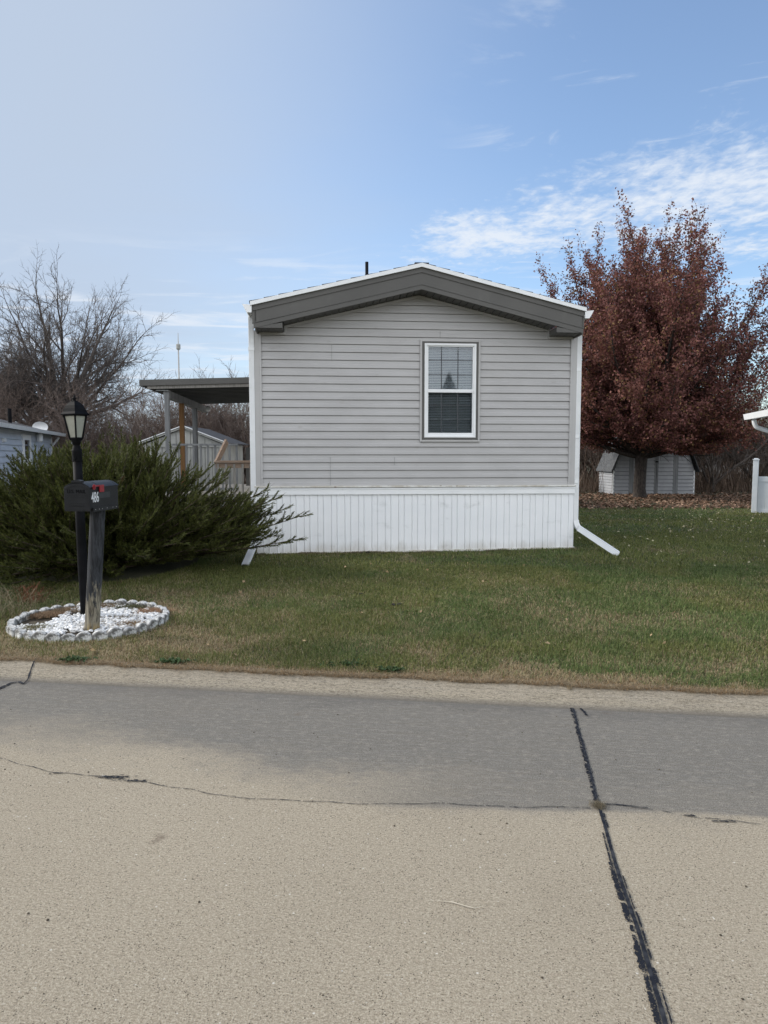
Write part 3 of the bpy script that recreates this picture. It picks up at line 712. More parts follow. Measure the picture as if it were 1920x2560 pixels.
# brown stair railing nearest the home
srl = empty('stair_railing'); srl.parent = porch
SY = 1.55
MB().box(-.80, -.03, SY - .06, SY + .06, 1.520, 1.555).build('top_rail', M['redwood'], srl)
MB().box(-.80, -.03, SY - .02, SY + .02, 1.43, 1.518).build('under_rail', M['redwood'], srl)
for i in range(6): MB().box(-.78 + i * .135, -.745 + i * .135, SY - .045, SY - .021, .62, 1.50).build('baluster', M['weathered'], srl)
MB().bar((-.80, SY + .02, 1.50), (-.66, SY + .35, 1.88), .035, .10).build('sloping_rail', M['redwood'], srl)
MB().box(-.80, -.03, SY - .04, SY + .04, .84, .88).build('bottom_rail', M['weathered'], srl)
t = MB()
for i in range(4): t.box(-.78, -.03, SY + .06 + i * .26, SY + .32 + i * .26, .55 + i * .11 - .18, .55 + i * .11 - .14)
t.build('step', M['weathered'], srl)
# dark grey gate on the far side of the deck
gt = empty('gate'); gt.parent = porch
ring(-.62, -.04, 1.0, 1.80, .07, 4.6, 4.65).build('gate_frame', M['fascia'], gt)
for i in range(5): MB().box(-.54 + i * .1, -.50 + i * .1, 4.61, 4.64, 1.07, 1.73).build('baluster', M['fascia'], gt)

# ------------------------------------------------------------------ lamp post
LB = Vector((-2.865, 6.69, float(zt(-2.89, 6.69)) - .115))
lamp = empty('lamp_post', LB); lamp.rotation_euler = (0, R(-.9), 0)
tag(lamp, 'black iron lamp post with frosted four sided lantern behind the mailbox', 'lamp post')
MB().lathe([(.036, -.12), (.038, .05), (.045, .6), (.043, 1.0), (.041, 1.62)], (0, 0), 20).build('pole', M['black'], lamp, True)
t = MB().lathe([(.0455, 1.60), (.0455, 1.70), (.040, 1.715), (.030, 1.745), (.030, 1.758)], (0, 0), 20)
t.lathe([(.012, 1.62), (.012, 1.64)], (0, -.047), 6); t.build('collar', M['black'], lamp)
lan = empty('lantern'); lan.parent = lamp
S2 = math.sqrt(2); Q = R(-22.0 + 0)                # corner towards the viewer
rotq = math.atan2(-LB.y, -LB.x)
t = MB().lathe([(.030, 1.752), (.036, 1.765), (.044, 1.785), (.047, 1.80), (.042, 1.80)], (0, 0), 16)
t.lathe([(.050, 1.795), (.062, 1.810), (.058, 1.818)], (0, 0), 4, rotq)
t.build('lantern_base', M['black'], lan)
t = MB()
bz, tz, br, tr_ = 1.812, 2.035, .054, .098
for k in range(4):
    a = rotq + k * math.pi / 2
    t.bar((br * math.cos(a), br * math.sin(a), bz), (tr_ * math.cos(a), tr_ * math.sin(a), tz), .016, .016, (math.cos(a), math.sin(a), .2))
    b = a + math.pi / 2
    t.bar((br * math.cos(a), br * math.sin(a), bz + .004), (br * math.cos(b), br * math.sin(b), bz + .004), .014, .014)
    t.bar((tr_ * math.cos(a), tr_ * math.sin(a), tz - .006), (tr_ * math.cos(b), tr_ * math.sin(b), tz - .006), .014, .014)
t.build('lantern_frame', M['black'], lan)
for k in range(4):
    a = rotq + k * math.pi / 2; b = a + math.pi / 2; e = .96
    o = lambda r, an, z_: (r * e * math.cos(an), r * e * math.sin(an), z_)
    i_ = lambda r, an, z_: (r * .92 * math.cos(an), r * .92 * math.sin(an), z_)
    MB().add([o(br, a, bz), o(br, b, bz), o(tr_, b, tz), o(tr_, a, tz), i_(br, a, bz), i_(br, b, bz), i_(tr_, b, tz), i_(tr_, a, tz)],
             [(0, 1, 2, 3), (7, 6, 5, 4), (0, 4, 5, 1), (1, 5, 6, 2), (2, 6, 7, 3), (3, 7, 4, 0)]).build('lantern_glass', M['frost'], lan)
MB().lathe([(.112, 2.030), (.125, 2.034), (.125, 2.041), (.104, 2.062), (.093, 2.092), (.078, 2.120), (.052, 2.146), (.028, 2.160), (.016, 2.165)], (0, 0), 4, rotq).build('lantern_hood', M['black'], lan)
MB().lathe([(.026, 2.158), (.018, 2.168), (.011, 2.172), (.018, 2.180), (.021, 2.188), (.012, 2.194), (.009, 2.198), (.012, 2.203), (.003, 2.216)], (0, 0), 12).build('finial', M['black'], lan, True)

# ------------------------------------------------------------------ mailbox
PB = Vector((-2.590, 6.16, float(zt(-2.59, 6.16)) - .02))
mb_ = empty('mailbox', PB); tag(mb_, 'black plastic mailbox with red flag, numbered 486, on a leaning weathered timber post', 'mailbox')
top = Vector((.135, -.10, 1.13)); ax = top.normalized()
t = MB(); n = 20; pts = 16; vs = []
for i in range(pts + 1):
    f = i / pts; c = Vector((top.x * f, top.y * f, top.z * f)); r0 = .063 - .002 * f
    for j in range(n):
        a = 2 * math.pi * j / n
        dv = 1 + .05 * math.sin(3 * a + f * 2) - (.10 if j in (13, 14) else 0) - (.06 if j in (17, 9) else 0) + random.uniform(-.015, .015)
        vs.append(c + Vector((math.cos(a) * r0 * dv, math.sin(a) * r0 * dv, 0)))
fs = [(i * n + j, i * n + (j + 1) % n, (i + 1) * n + (j + 1) % n, (i + 1) * n + j) for i in range(pts) for j in range(n)] + [tuple(range(n)), tuple(range(pts * n, pts * n + n))]
t.add(vs, fs); t.build('post', M['post'], mb_, True)
MBX = empty('box', (top.x - .030, top.y - .03, 1.112), ); MBX.parent = mb_; MBX.rotation_euler = (R(0), R(0), R(-6.5))
bw, bl, bh = .108, .235, .198                             # half width, half length, wall height
def arch(w, h0, rise, n=10, z0=0.0):
    P = [(-w, z0), (w, z0), (w, h0)]
    for i in range(1, n): u = 1 - 2 * i / n; P.append((w * u, h0 + rise * (1 - u * u)))
    P.append((-w, h0)); return P
t = MB().prism(arch(bw, bh, .042, z0=.022), lambda a, b: (a, -bl, b), lambda a, b: (a, bl, b)); t.build('body', M['mail'], MBX, bevel=.003)
# roof skin slightly larger, with shallow ribs
t = MB()
for (y0, y1, g) in ((-bl - .012, -bl + .02, .006), (-bl + .02, -bl + .15, .004), (-bl + .152, -bl + .30, .0055), (-bl + .302, bl - .03, .004), (bl - .03, bl + .008, .006)):
    P1 = arch(bw + g, bh, .042 + g * .6); P1 = P1[2:]
    P2 = [(p[0] * (bw - .004) / (bw + g), p[1] - .006) for p in P1]
    t.prism(P1 + P2[::-1], lambda a, b: (a, y0, b), lambda a, b: (a, y1, b))
t.build('lid', M['mail'], MBX)
t = MB().prism(arch(bw + .003, bh - .006, .038), lambda a, b: (a, -bl - .014, b), lambda a, b: (a, -bl - .0005, b))
dr = t.build('door', M['mail'], MBX, bevel=.003)
t = MB(); yf = -bl - .0145
def rim(P, w=.003):
    for a, b in zip(P, P[1:] + P[:1]): t.bar((a[0], yf, a[1]), (b[0], yf, b[1]), .004, w)
AP = [(-.09, .138), (.09, .138)] + [(.09 * (1 - 2 * i / 8), .180 + .032 * (1 - (1 - 2 * i / 8) ** 2)) for i in range(0, 9)]
rim(AP); rim([(-.09, .066), (.09, .066), (.09, .122), (-.09, .122)]); rim([(-.065, .045), (.065, .045)])
t.build('door_moulding', M['mail'], dr)
t = MB().prism(arch(.042, .252, .007, 6, .238), lambda a, b: (a, -bl - .02, b), lambda a, b: (a, -bl + .03, b)); t.build('door_handle', M['mail'], dr)
def text(body, size, m, loc, rot, parent, name, extr=.0008, offset=0.0, sx_=1.0):
    cu = bpy.data.curves.new(name, 'FONT'); cu.body = body; cu.size = size; cu.extrude = extr; cu.offset = offset
    cu.align_x = 'LEFT'; ob = bpy.data.objects.new('tmp', cu); COL.objects.link(ob)
    dg = bpy.context.evaluated_depsgraph_get(); me = bpy.data.meshes.new_from_object(ob.evaluated_get(dg))
    bpy.data.objects.remove(ob); me.materials.clear(); me.materials.append(m)
    o_ = bpy.data.objects.new(name, me); COL.objects.link(o_); o_.parent = parent
    o_.location = loc; o_.rotation_euler = rot; o_.scale = (sx_, 1, 1)
    return o_
text('U.S. MAIL', .042, nmat('door_lettering', (.004, .004, .0045), (.006, .006, .006), 20, .8, spec=.05), (-.082, yf - .0015, .150), (R(90), 0, 0), dr, 'lettering', sx_=.95)
text('486', .122, M['numeral'], (bw + .0015, -bl + .016, .072), (R(90), 0, R(90)), MBX, 'house_number', .0008, .0006, .66)
MB().box(bw + .0002, bw + .0010, -bl + .125, -bl + .325, .100, .148).build('name_patch', M['patch'], MBX)
t = MB()                                                   # lifted flag: arm and blade, with round hub
t.box(bw + .006, bw + .012, -bl + .06, -bl + .20, .200, .212)
t.box(bw + .006, bw + .014, -bl + .135, -bl + .205, .152, .2119)
o = t.build('flag', M['red'], MBX, bevel=.001)
t = MB(); hub = (-bl + .052, .198)
for k in range(14):
    a0, a1 = 2 * math.pi * k / 14, 2 * math.pi * (k + 1) / 14
    t.bar((bw + .008, hub[0] + .0155 * math.cos(a0), hub[1] + .0155 * math.sin(a0)), (bw + .008, hub[0] + .0155 * math.cos(a1), hub[1] + .0155 * math.sin(a1)), .014, .005, (1, 0, 0))
t.box(bw, bw + .014, hub[0] - .015, hub[0] + .015, hub[1] - .002, hub[1] + .002); t.box(bw, bw + .013, hub[0] - .002, hub[0] + .002, hub[1] - .015, hub[1] + .015)
t.build('flag_hub', M['red'], o)
t = MB().box(-bw - .004, bw + .004, -bl + .03, bl - .02, .0, .024); t.box(bw + .0041, bw + .008, -bl + .03, bl - .02, -.008, .030)
br_ = t.build('bracket', M['mail'], MBX)
for yy in (-.17, -.11, -.06, .02, .12, .18): MB().box(bw + .008, bw + .0095, yy - .003, yy + .003, .008, .014).build('screw', M['trim_grey'], br_)

# ------------------------------------------------------------------ ring of scalloped edging stones
RC = (-2.725, 6.47); RR = .675; RY = .90
def stone(seed):
    rr = random.Random(seed); t = MB(); w = .066; P = [(-w, -.06), (w, -.06), (w, .028)]
    for i in range(1, 9): a = math.pi * i / 9; P.append((w * math.cos(a) * (1 + rr.uniform(-.03, .03)), .028 + .052 * math.sin(a)))
    P.append((-w, .028)); th = .030
    loops = []
    for y, s in ((-th, .90), (-th * .75, 1.0), (th * .75, 1.0), (th, .90)):
        loops.append([(p[0] * s + rr.uniform(-.0015, .0015), y, p[1] * s if p[1] > 0 else p[1]) for p in P])
    n = len(P); vs = [v for l in loops for v in l]
    fs = [(i * n + j, i * n + (j + 1) % n, (i + 1) * n + (j + 1) % n, (i + 1) * n + j) for i in range(3) for j in range(n)] + [tuple(range(n)), tuple(range(4 * n - 1, 3 * n - 1, -1))]
    return t.add(vs, fs)
protos = []
NS = 34
for i in range(NS):
    a = 2 * math.pi * i / NS; x = RC[0] + RR * math.cos(a); y = RC[1] + RR * .90 * math.sin(a)
    if i < 4: o = stone(i).build('edging_stone', M['concrete_edge'], None); protos.append(o)
    else: o = protos[i % 4].copy(); COL.objects.link(o)
    o.location = (x, y, float(zt(x, y)) + random.uniform(-.022, -.002))
    o.rotation_euler = (R(random.uniform(-8, 8)), R(random.uniform(-6, 6)), a + math.pi / 2 + R(random.uniform(-9, 9)))
    s = random.uniform(.92, 1.08); o.scale = (s, 1, s * 1.02)
    front = math.sin(a) < -.2; back = math.sin(a) > .2
    tag(o, 'scalloped concrete edging stone in the street-side arc of the pebble ring' if front else ('scalloped concrete edging stone in the bush-side arc of the pebble ring' if back else 'scalloped concrete edging stone at the left or right end of the pebble ring'),
        'edging stone', 'edging stones in the street-side arc' if front else ('edging stones in the bush-side arc' if back else 'edging stones at the ends of the ring'))
# soil disc and pebbles
t = MB(); n = 40
t.add([(RC[0], RC[1], float(zt(*RC)) + .012)] + [(RC[0] + RR * math.cos(2 * math.pi * i / n), RC[1] + RR * RY * math.sin(2 * math.pi * i / n), float(zt(RC[0] + RR * math.cos(2 * math.pi * i / n), RC[1] + RR * RY * math.sin(2 * math.pi * i / n))) + .002) for i in range(n)],
      [(0, i + 1, (i + 1) % n + 1) for i in range(n)]); tag(t.build('soil', M['soil']), kind='structure')
ico = np.array([(0, 0, 1), (.89, 0, .45), (.28, .85, .45), (-.72, .53, .45), (-.72, -.53, .45), (.28, -.85, .45), (.72, .53, -.45), (-.28, .85, -.45), (-.89, 0, -.45), (-.28, -.85, -.45), (.72, -.53, -.45), (0, 0, -1)])
icf = np.array([(0, 1, 2), (0, 2, 3), (0, 3, 4), (0, 4, 5), (0, 5, 1), (1, 6, 2), (2, 7, 3), (3, 8, 4), (4, 9, 5), (5, 10, 1), (2, 6, 7), (3, 7, 8), (4, 8, 9), (5, 9, 10), (1, 10, 6), (6, 11, 7), (7, 11, 8), (8, 11, 9), (9, 11, 10), (10, 11, 6)])
PV = []; PF = []; cnt = 0
while cnt < 1900:
    a = random.uniform(0, 2 * math.pi); r = RR * math.sqrt(random.random()) * .93
    x = RC[0] + r * math.cos(a); y = RC[1] + r * .88 * math.sin(a)
    if float(vnoise(x, y, 4.2)) * .8 + .45 * (r / RR) ** 2 + (.25 if (x < RC[0] - .35 and y > RC[1] - .2) else 0) >.80 or math.hypot(x - PB.x, y - PB.y) < .07: continue
    sz = random.uniform(.010, .023)
    q = Matrix.Rotation(random.uniform(0, 6.28), 3, 'Z') @ Matrix.Rotation(random.uniform(-.5, .5), 3, 'X')
    q = np.array(q); s = np.array((1.25, .85, .62)) * sz * rng.uniform(.8, 1.2, 3)
    v = (ico * rng.uniform(.8, 1.15, (12, 1)) * s) @ q.T + np.array((x, y, float(zt(x, y)) + random.uniform(.012, .034)))
    PF.append(icf + 12 * cnt); PV.append(v); cnt += 1
tag(np_mesh('pebbles', np.concatenate(PV), np.concatenate(PF), M['pebble']), 'white marble pebbles filling the scalloped ring', 'pebbles', kind='stuff')

# ------------------------------------------------------------------ grass
def blades(X, Y, h, w, lean, col, name, curl=.4, kind='stuff', z0=None, rough_z=0):
    n = len(X); az = rng.uniform(0, 2 * np.pi, n); dx, dy = np.cos(az), np.sin(az)
    Z = (zt(X, Y) if z0 is None else z0) - .01
    la = lean * rng.uniform(.2, 1, n)
    b = np.stack([X, Y, Z], -1); wx = np.stack([-dy, dx, 0 * dx], -1) * (w[:, None] / 2)
    mid = b + np.stack([dx * la * h * .4, dy * la * h * .4, h * .6], -1)
    tip = b + np.stack([dx * la * h * 1.1, dy * la * h * 1.1, h * (1 - curl * la)], -1)
    V = np.stack([b - wx, b + wx, mid + wx * .8, mid - wx * .8, tip], 1).reshape(-1, 3)
    i = np.arange(n) * 5
    F = np.concatenate([np.stack([i, i + 1, i + 2], -1), np.stack([i, i + 2, i + 3], -1), np.stack([i + 3, i + 2, i + 4], -1)])
    T = np.repeat(col, 5, axis=0)
    return V, F, T
def grass_colors(X, Y, straw_extra=0.0):
    n = len(X); d = Y - kerb_y(X)
    pat = fnoise(X, Y, 1.1); pat2 = fnoise(X + 9, Y - 4, 3.3); pat3 = fnoise(X - 30, Y + 12, .45)
    straw = .30 + .45 * sstep(.40, .72, pat) + .42 * sstep(.45, .7, pat2)
    edge = 1 - sstep(.05, 1.1, d); straw += 1.5 * edge * sstep(.40, .58, fnoise(X * .6, Y, 1.9)) - .12
    straw += .55 * (1 - sstep(.0, .10, d))
    lft = (1 - sstep(-2.0, -.6, X)) * (1 - sstep(2.2, 3.6, d)); straw += .35 * lft
    straw -= .5 * sstep(7.5, 9.5, Y) * sstep(.35, .6, pat3) ; straw -= .35 * sstep(11, 13, Y)
    ring_ = np.hypot(X - RC[0], Y - RC[1]); straw += .3 * (1 - sstep(.7, 1.1, ring_))
    s = rng.random(n) < np.clip(straw * .62 + straw_extra, .04, .93)
    g1 = np.array((.070, .100, .024)); g2 = np.array((.215, .215, .070)); st1 = np.array((.33, .255, .135)); st2 = np.array((.44, .36, .22)); st3 = np.array((.25, .16, .085))
    u = rng.random((n, 1)); green = g1 * (1 - u) + g2 * u
    dk = (.75 + .5 * fnoise(X + 3, Y + 8, .8))[:, None]; green = green * dk
    cool = (sstep(.45, .6, fnoise(X - 7, Y + 5, .6)) * .6)[:, None]; green = green * (1 - cool) + green * np.array((.72, .98, 1.05)) * cool
    v = rng.random((n, 1)); stw = np.where(rng.random((n, 1)) < .25, st3, st1 * (1 - v) + st2 * v)
    return np.where(s[:, None], stw, green), s
def allowed(X, Y):
    hx, hy = to_home(X, Y)
    inside = (hx > -.02) & (hx < W_ + .02) & (hy > -.035)
    ring_ = np.hypot(X - RC[0], (Y - RC[1]) / RY) < RR - .01
    bush = ((X + 3.75) / 1.2) ** 2 + ((Y - 9.5) / 1.3) ** 2 < 1
    return ~(inside | ring_ | bush)
def sample(n, y0, y1, xm):
    Y = rng.uniform(y0, y1, n); X = rng.uniform(-1, 1, n) * (Y * .57 + xm)
    k = (Y > kerb_y(X) + .0 + rng.normal(0, .02, n)) & allowed(X, Y); return X[k], Y[k]
Vs, Fs, Ts, nv = [], [], [], 0
def push(v, f, t):
    global nv
    Vs.append(v); Fs.append(f + nv); Ts.append(t); nv += len(v)
for (cnt, y0, y1, h0, w0) in ((220000, 4.2, 6.6, .037, .0036), (210000, 6.6, 9.2, .038, .0046), (170000, 9.2, 13, .036, .0058), (120000, 13, 21, .036, .010)):
    X, Y = sample(cnt, y0, y1, .5); n = len(X); c, s = grass_colors(X, Y)
    tall = .7 + .7 * fnoise(X, Y, 2.6)
    h = h0 * rng.uniform(.5, 1.35, n) * tall * np.where(s, .8, 1.1); near = 1 - sstep(0, .12, Y - kerb_y(X)); h *= 1 - .5 * near
    push(*blades(X, Y, h, w0 * rng.uniform(.6, 1.3, n), np.where(s, 1.5, .9), c, ''))
# dry straw spilling over the kerb edge
n = 34000; X = rng.uniform(-3.6, 3.4, n); dd = rng.exponential(.06, n) - .09 * fnoise(X, X * 0, 3.1) ; Y = kerb_y(X) + dd + .01
st = np.array((.34, .265, .165)) * rng.uniform(.5, 1.4, (n, 1)) * np.where(rng.random((n, 1)) < .3, np.array((.8, .62, .45)), 1)
push(*blades(X, Y, rng.uniform(.015, .045, n), rng.uniform(.0015, .003, n), rng.uniform(1.2, 3.2, n), st, '', .25))
# longer loose stems
n = 2500; X, Y = sample(n, 5, 12, .3); n = len(X)
st = np.array((.40, .36, .22)) * rng.uniform(.6, 1.2, (n, 1))
push(*blades(X, Y, rng.uniform(.04, .075, n), rng.uniform(.0016, .003, n), np.full(n, 1.7), st, '', .3))
# fringe against the skirting
n = 9000; S_ = rng.uniform(-.05, W_ + .05, n); T_ = -.05 - rng.exponential(.05, n); X, Y = hw(S_, T_)
st = np.array((.22, .17, .11)) * rng.uniform(.5, 1.3, (n, 1)); push(*blades(X, Y, rng.uniform(.015, .05, n) * sstep(.3, .7, fnoise(S_, S_ * 0 + 2, 2.2)) + .01, rng.uniform(.002, .005, n), np.full(n, 1.4), st, ''))
# dry grass tufts within the ring
for (a, r, cc, nn) in ((2.75, .56, (.30, .20, .12), 1300), (2.35, .58, (.28, .2, .12), 700), (1.75, .60, (.26, .19, .11), 700), (1.2, .58, (.12, .12, .06), 700), (.65, .60, (.36, .22, .13), 700), (-.45, .50, (.26, .18, .1), 450), (3.9, .50, (.2, .18, .1), 450), (-1.2, .2, (.25, .2, .12), 120), (0.2, .30, (.25, .19, .12), 150)):
    cx0 = RC[0] + r * math.cos(a); cy0 = RC[1] + r * .86 * math.sin(a)
    nn = int(nn * 1.8); X = rng.normal(cx0, .08, nn); Y = rng.normal(cy0, .05, nn); st = np.array(cc) * rng.uniform(.5, 1.4, (nn, 1))
    push(*blades(X, Y, rng.uniform(.02, .045, nn), rng.uniform(.0018, .0034, nn), np.full(nn, 1.9), st, '', .3, z0=zt(X, Y) + .03))
gr = np_mesh('grass', np.concatenate(Vs), np.concatenate(Fs), M['grass'], None, np.concatenate(Ts))
tag(gr, 'short autumn lawn grass, green with straw brown patches', 'grass', kind='stuff')

# broadleaf weeds at the kerb
def weed(name, x, y, n, spread, size, label, cat='weed', col=(.05, .085, .03), group=None):
    V = []; F = []; T = []; k = 0; z = float(zt(x, y))
    for i in range(n):
        a = random.uniform(0, 6.28); r = random.gauss(0, spread); cx_ = x + r * math.cos(a) * 1.5; cy_ = y + r * math.sin(a) * .6
        b = random.uniform(0, 6.28); L = size * random.uniform(.6, 1.3); w = L * .28; h = random.uniform(.01, .04)
        p = Vector((cx_, cy_, z + .004)); d = Vector((math.cos(b), math.sin(b), 0)); s = Vector((-d.y, d.x, 0))
        vs = [p, p + d * L * .4 + s * w + Vector((0, 0, h)), p + d * L * .5 + Vector((0, 0, h * .7)), p + d * L * .4 - s * w + Vector((0, 0, h)), p + d * L + Vector((0, 0, h * .6))]
        V += [tuple(q) for q in vs]; F += [(k, k + 1, k + 2), (k, k + 2, k + 3), (k + 1, k + 4, k + 2), (k + 2, k + 4, k + 3)]; k += 5
        c = np.array(col) * random.uniform(.6, 1.4); T += [tuple(c)] * 5
    o = np_mesh(name, np.array(V), np.array(F), M['grass'], None, np.array(T)); return tag(o, label, cat, group, 'stuff')
for px, py, n, sp, sz, lb in ((180, 1655, 60, .05, .045, 'dark green leafy weed patch at the kerb below the mailbox ring'), (425, 1660, 60, .055, .045, 'dark green leafy weed patch at the kerb, rightward of the ring'),
                              (975, 1680, 45, .035, .05, 'small leafy weed at the kerb edge near the middle of the photo'), (870, 1668, 80, .09, .03, 'low clover patch in the lawn edge near the middle of the photo')):
    g_ = gp(px, py, .09); weed('weed_patch', g_[0], g_[1] + .03, n, sp, sz, lb, 'weed patch')
# dry weed stalks at the left edge
def stalks(name, x, y, n, spread, h0, h1, col, lean, label):
    t = MB(); z = float(zt(x, y))
    for i in range(n):
        bx, by = random.gauss(x, spread), random.gauss(y, spread * .7); a = random.uniform(0, 6.28); h = random.uniform(h0, h1); l = random.uniform(.2, 1) * lean
        pts = [(bx + math.cos(a) * l * h * f * f, by + math.sin(a) * l * h * f * f, z + h * f * (1 - .3 * l * f)) for f in (0, .35, .7, 1)]
        t.tube(pts, [.0022, .0018, .0014, .0006], 3, False)
        if random.random() < .5:
            p = Vector(pts[2]); t.tube([p, p + Vector((random.uniform(-.06, .06), random.uniform(-.06, .06), .05))], [.0012, .004], 3, False)
    return tag(t.build(name, nmat(name + '_straw', col, tuple(c * 1.5 for c in col), 20, .9)), label, 'dry weeds')
g_ = gp(10, 1545, .12); stalks('dry_weed', g_[0] - .1, g_[1] + .15, 90, .22, .08, .40, (.15, .125, .075), 1.5, 'clump of pale dry weed stalks at the left edge before the juniper')
g_ = gp(75, 1500, .14); stalks('dry_weed', g_[0], g_[1] + .0, 60, .07, .08, .25, (.14, .055, .03), 1.0, 'rust brown dead twig tuft at the foot of the juniper')

xc = tj[2]; nT = 420
v_, f_, t__ = blades(rng.normal(xc[0], .018, nT), rng.normal(xc[1] + .01, .018, nT), rng.uniform(.006, .02, nT), rng.uniform(.001, .002, nT), np.full(nT, 1.8), np.array((.17, .14, .09)) * rng.uniform(.4, 1.5, (nT, 1)), '', .2, z0=np.zeros(nT) + .014)
tag(np_mesh('grass_tuft', v_, f_, M['grass'], None, t__), 'small dry tuft growing where the tar joint meets the long crack', 'grass tuft', kind='stuff')
xc = tj[0]; nT = 500; TY = xc[1] + rng.uniform(.0, .24, nT); TX = xc[0] + rng.normal(0, .012, nT) - (TY - xc[1]) * .06
v_, f_, t__ = blades(TX, TY, rng.uniform(.008, .028, nT), rng.uniform(.001, .002, nT), np.full(nT, 1.8), np.array((.34, .27, .17)) * rng.uniform(.5, 1.4, (nT, 1)), '', .2, z0=np.array([kerb_z(a, b) for a, b in zip(TX, TY)]) + .012)
tag(np_mesh('grass_tuft', v_, f_, M['grass'], None, t__), 'straw coloured tuft rooted in the joint across the kerb', 'grass tuft', kind='stuff')
# clods on the lawn
for px, py, s, lb in ((905, 1482, .035, 'small black clod on the lawn, farther of the two in mid lawn'), (985, 1506, .05, 'small black clod on the lawn, nearer of the two in mid lawn'), (921, 1384, .045, 'dark clod lying against the foot of the white skirting'), (960, 1387, .03, 'small brown clod just right of the dark one at the skirting')):
    x, y = gp(px, py, .16 if py > 1400 else .2); t = MB()
    for q in range(5):
        r_ = s * random.uniform(.25, .5); t.lathe([(r_ * .5, 0), (r_, r_ * .3), (r_ * .9, r_ * .6), (r_ * .3, r_ * .9)], (random.gauss(0, s * .5), random.gauss(0, s * .25)), 7, q)
    o = t.build('dirt_clod', M['darkrubber']); o.location = (x, y, float(zt(x, y)) + .012); tag(o, lb, 'clod')

# ------------------------------------------------------------------ trees
class Tree:
    def __init__(s): s.V = []; s.F = []; s.n = 0; s.tips = []; s.low = []
    def poly(s, pts, rad, k):
        k_ = len(pts); P = np.array([tuple(p) for p in pts]); vs = []
        d = P[-1] - P[0]; d = d / (np.linalg.norm(d) + 1e-9)
        ref = np.array((1., 0, 0)) if abs(d[0]) < .7 else np.array((0, 1., 0))
        a = np.cross(d, ref); a /= np.linalg.norm(a); b = np.cross(d, a)
        an = np.arange(k) * 2 * np.pi / k; ringv = np.cos(an)[:, None] * a + np.sin(an)[:, None] * b
        V = (P[:, None, :] + ringv[None] * np.array(rad)[:, None, None]).reshape(-1, 3)
        i, j = np.meshgrid(np.arange(k_ - 1), np.arange(k), indexing='ij'); i = i.ravel(); j = j.ravel(); j2 = (j + 1) % k
        s.F.append(np.stack([i * k + j, i * k + j2, (i + 1) * k + j2, (i + 1) * k + j], -1) + s.n); s.V.append(V); s.n += len(V)
    def mesh(s, name, m, parent=None):
        o = np_mesh(name, np.concatenate(s.V), np.concatenate(s.F), m, parent)
        o.data.polygons.foreach_set('use_smooth', [True] * len(o.data.polygons)); return o
def grow(T, p, d, L, r, lv, cfg, rr, path_pts=4):
    c = cfg[lv]; pts = [p.copy()]; rad = [r]; q = p.copy(); dd = d.copy(); n = c.get('seg', path_pts)
    for i in range(n):
        dd = (dd + Vector((rr.gauss(0, c['wig']), rr.gauss(0, c['wig']), rr.gauss(0, c['wig']) + c.get('up', 0)))).normalized()
        q = q + dd * (L / n); pts.append(q.copy()); rad.append(r * (1 - (1 - c.get('end', .35)) * (i + 1) / n))
    T.poly(pts, rad, c.get('sides', 3))
    if lv + 1 >= len(cfg): T.tips.append((pts, dd)); return
    if c.get('leafy'): T.tips.append((pts, dd))
    c2 = cfg[lv + 1]; m = c['kids'] if isinstance(c['kids'], int) else rr.randint(*c['kids'])
    for i in range(m):
        f = c.get('from', .25) + (1 - c.get('from', .25)) * (i + rr.random()) / m; f = min(f, .99)
        seg = f * n; k = int(seg); base = pts[k].lerp(pts[k + 1], seg - k); axis = (pts[k + 1] - pts[k]).normalized()
        az = i * 2.4 + rr.uniform(-.5, .5); ang = R(rr.gauss(c['ang'], c['ang'] * .2))
        s1 = axis.cross(Vector((.3, .2, .93))); s1 = s1.normalized() if s1.length > .1 else Vector((1, 0, 0)); s2 = axis.cross(s1)
        nd = (axis * math.cos(ang) + (s1 * math.cos(az) + s2 * math.sin(az)) * math.sin(ang)).normalized()
        l2 = L * c['ratio'] * rr.uniform(.7, 1.2) * (1 - c.get('taper', .35) * f)
        r2 = min(r * (1 - (1 - c.get('end', .35)) * f) * c.get('rr', .6), 1)
        grow(T, base, nd, l2, max(r2, c2.get('rmin', .006)), lv + 1, cfg, rr)
    if c.get('cont', True): grow(T, pts[-1], dd, L * c['ratio'] * .95, max(rad[-1] * .95, c2.get('rmin', .006)), lv + 1, cfg, rr)

def bare_tree(loc, seed, H, cfg, label, lean=(0, 0), trunk=.2, th=None, name='bare_tree', group=None, cat='tree', bark='bark'):
    rr = random.Random(seed); root = empty(name, loc); tag(root, label, cat, group)
    Tk = Tree(); Cr = Tree()
    th = th or H * .3; pts = [Vector((lean[0] * f, lean[1] * f, th * f)) for f in (-.03, .1, .35, .7, 1)]
    Tk.poly(pts, [trunk * 1.35, trunk * 1.1, trunk, trunk * .9, trunk * .85], 10); Tk.mesh('trunk', M[bark], root)
    m = cfg[0]['n0']; top_ = pts[-1]
    for i in range(m):
        az = 2 * math.pi * i / m + rr.uniform(-.4, .4); tl = R(rr.uniform(*cfg[0]['tilt']))
        d = Vector((math.cos(az) * math.sin(tl), math.sin(az) * math.sin(tl), math.cos(tl)))
        f = rr.uniform(.75, 1) if i else 1
        grow(Cr, Vector((lean[0] * f, lean[1] * f, th * f - .1)), d, (H - th) * cfg[0]['l0'] * rr.uniform(.85, 1.1), trunk * rr.uniform(.40, .62), 0, cfg, rr)
    Cr.mesh('crown', M[bark], root)
    return root, Cr
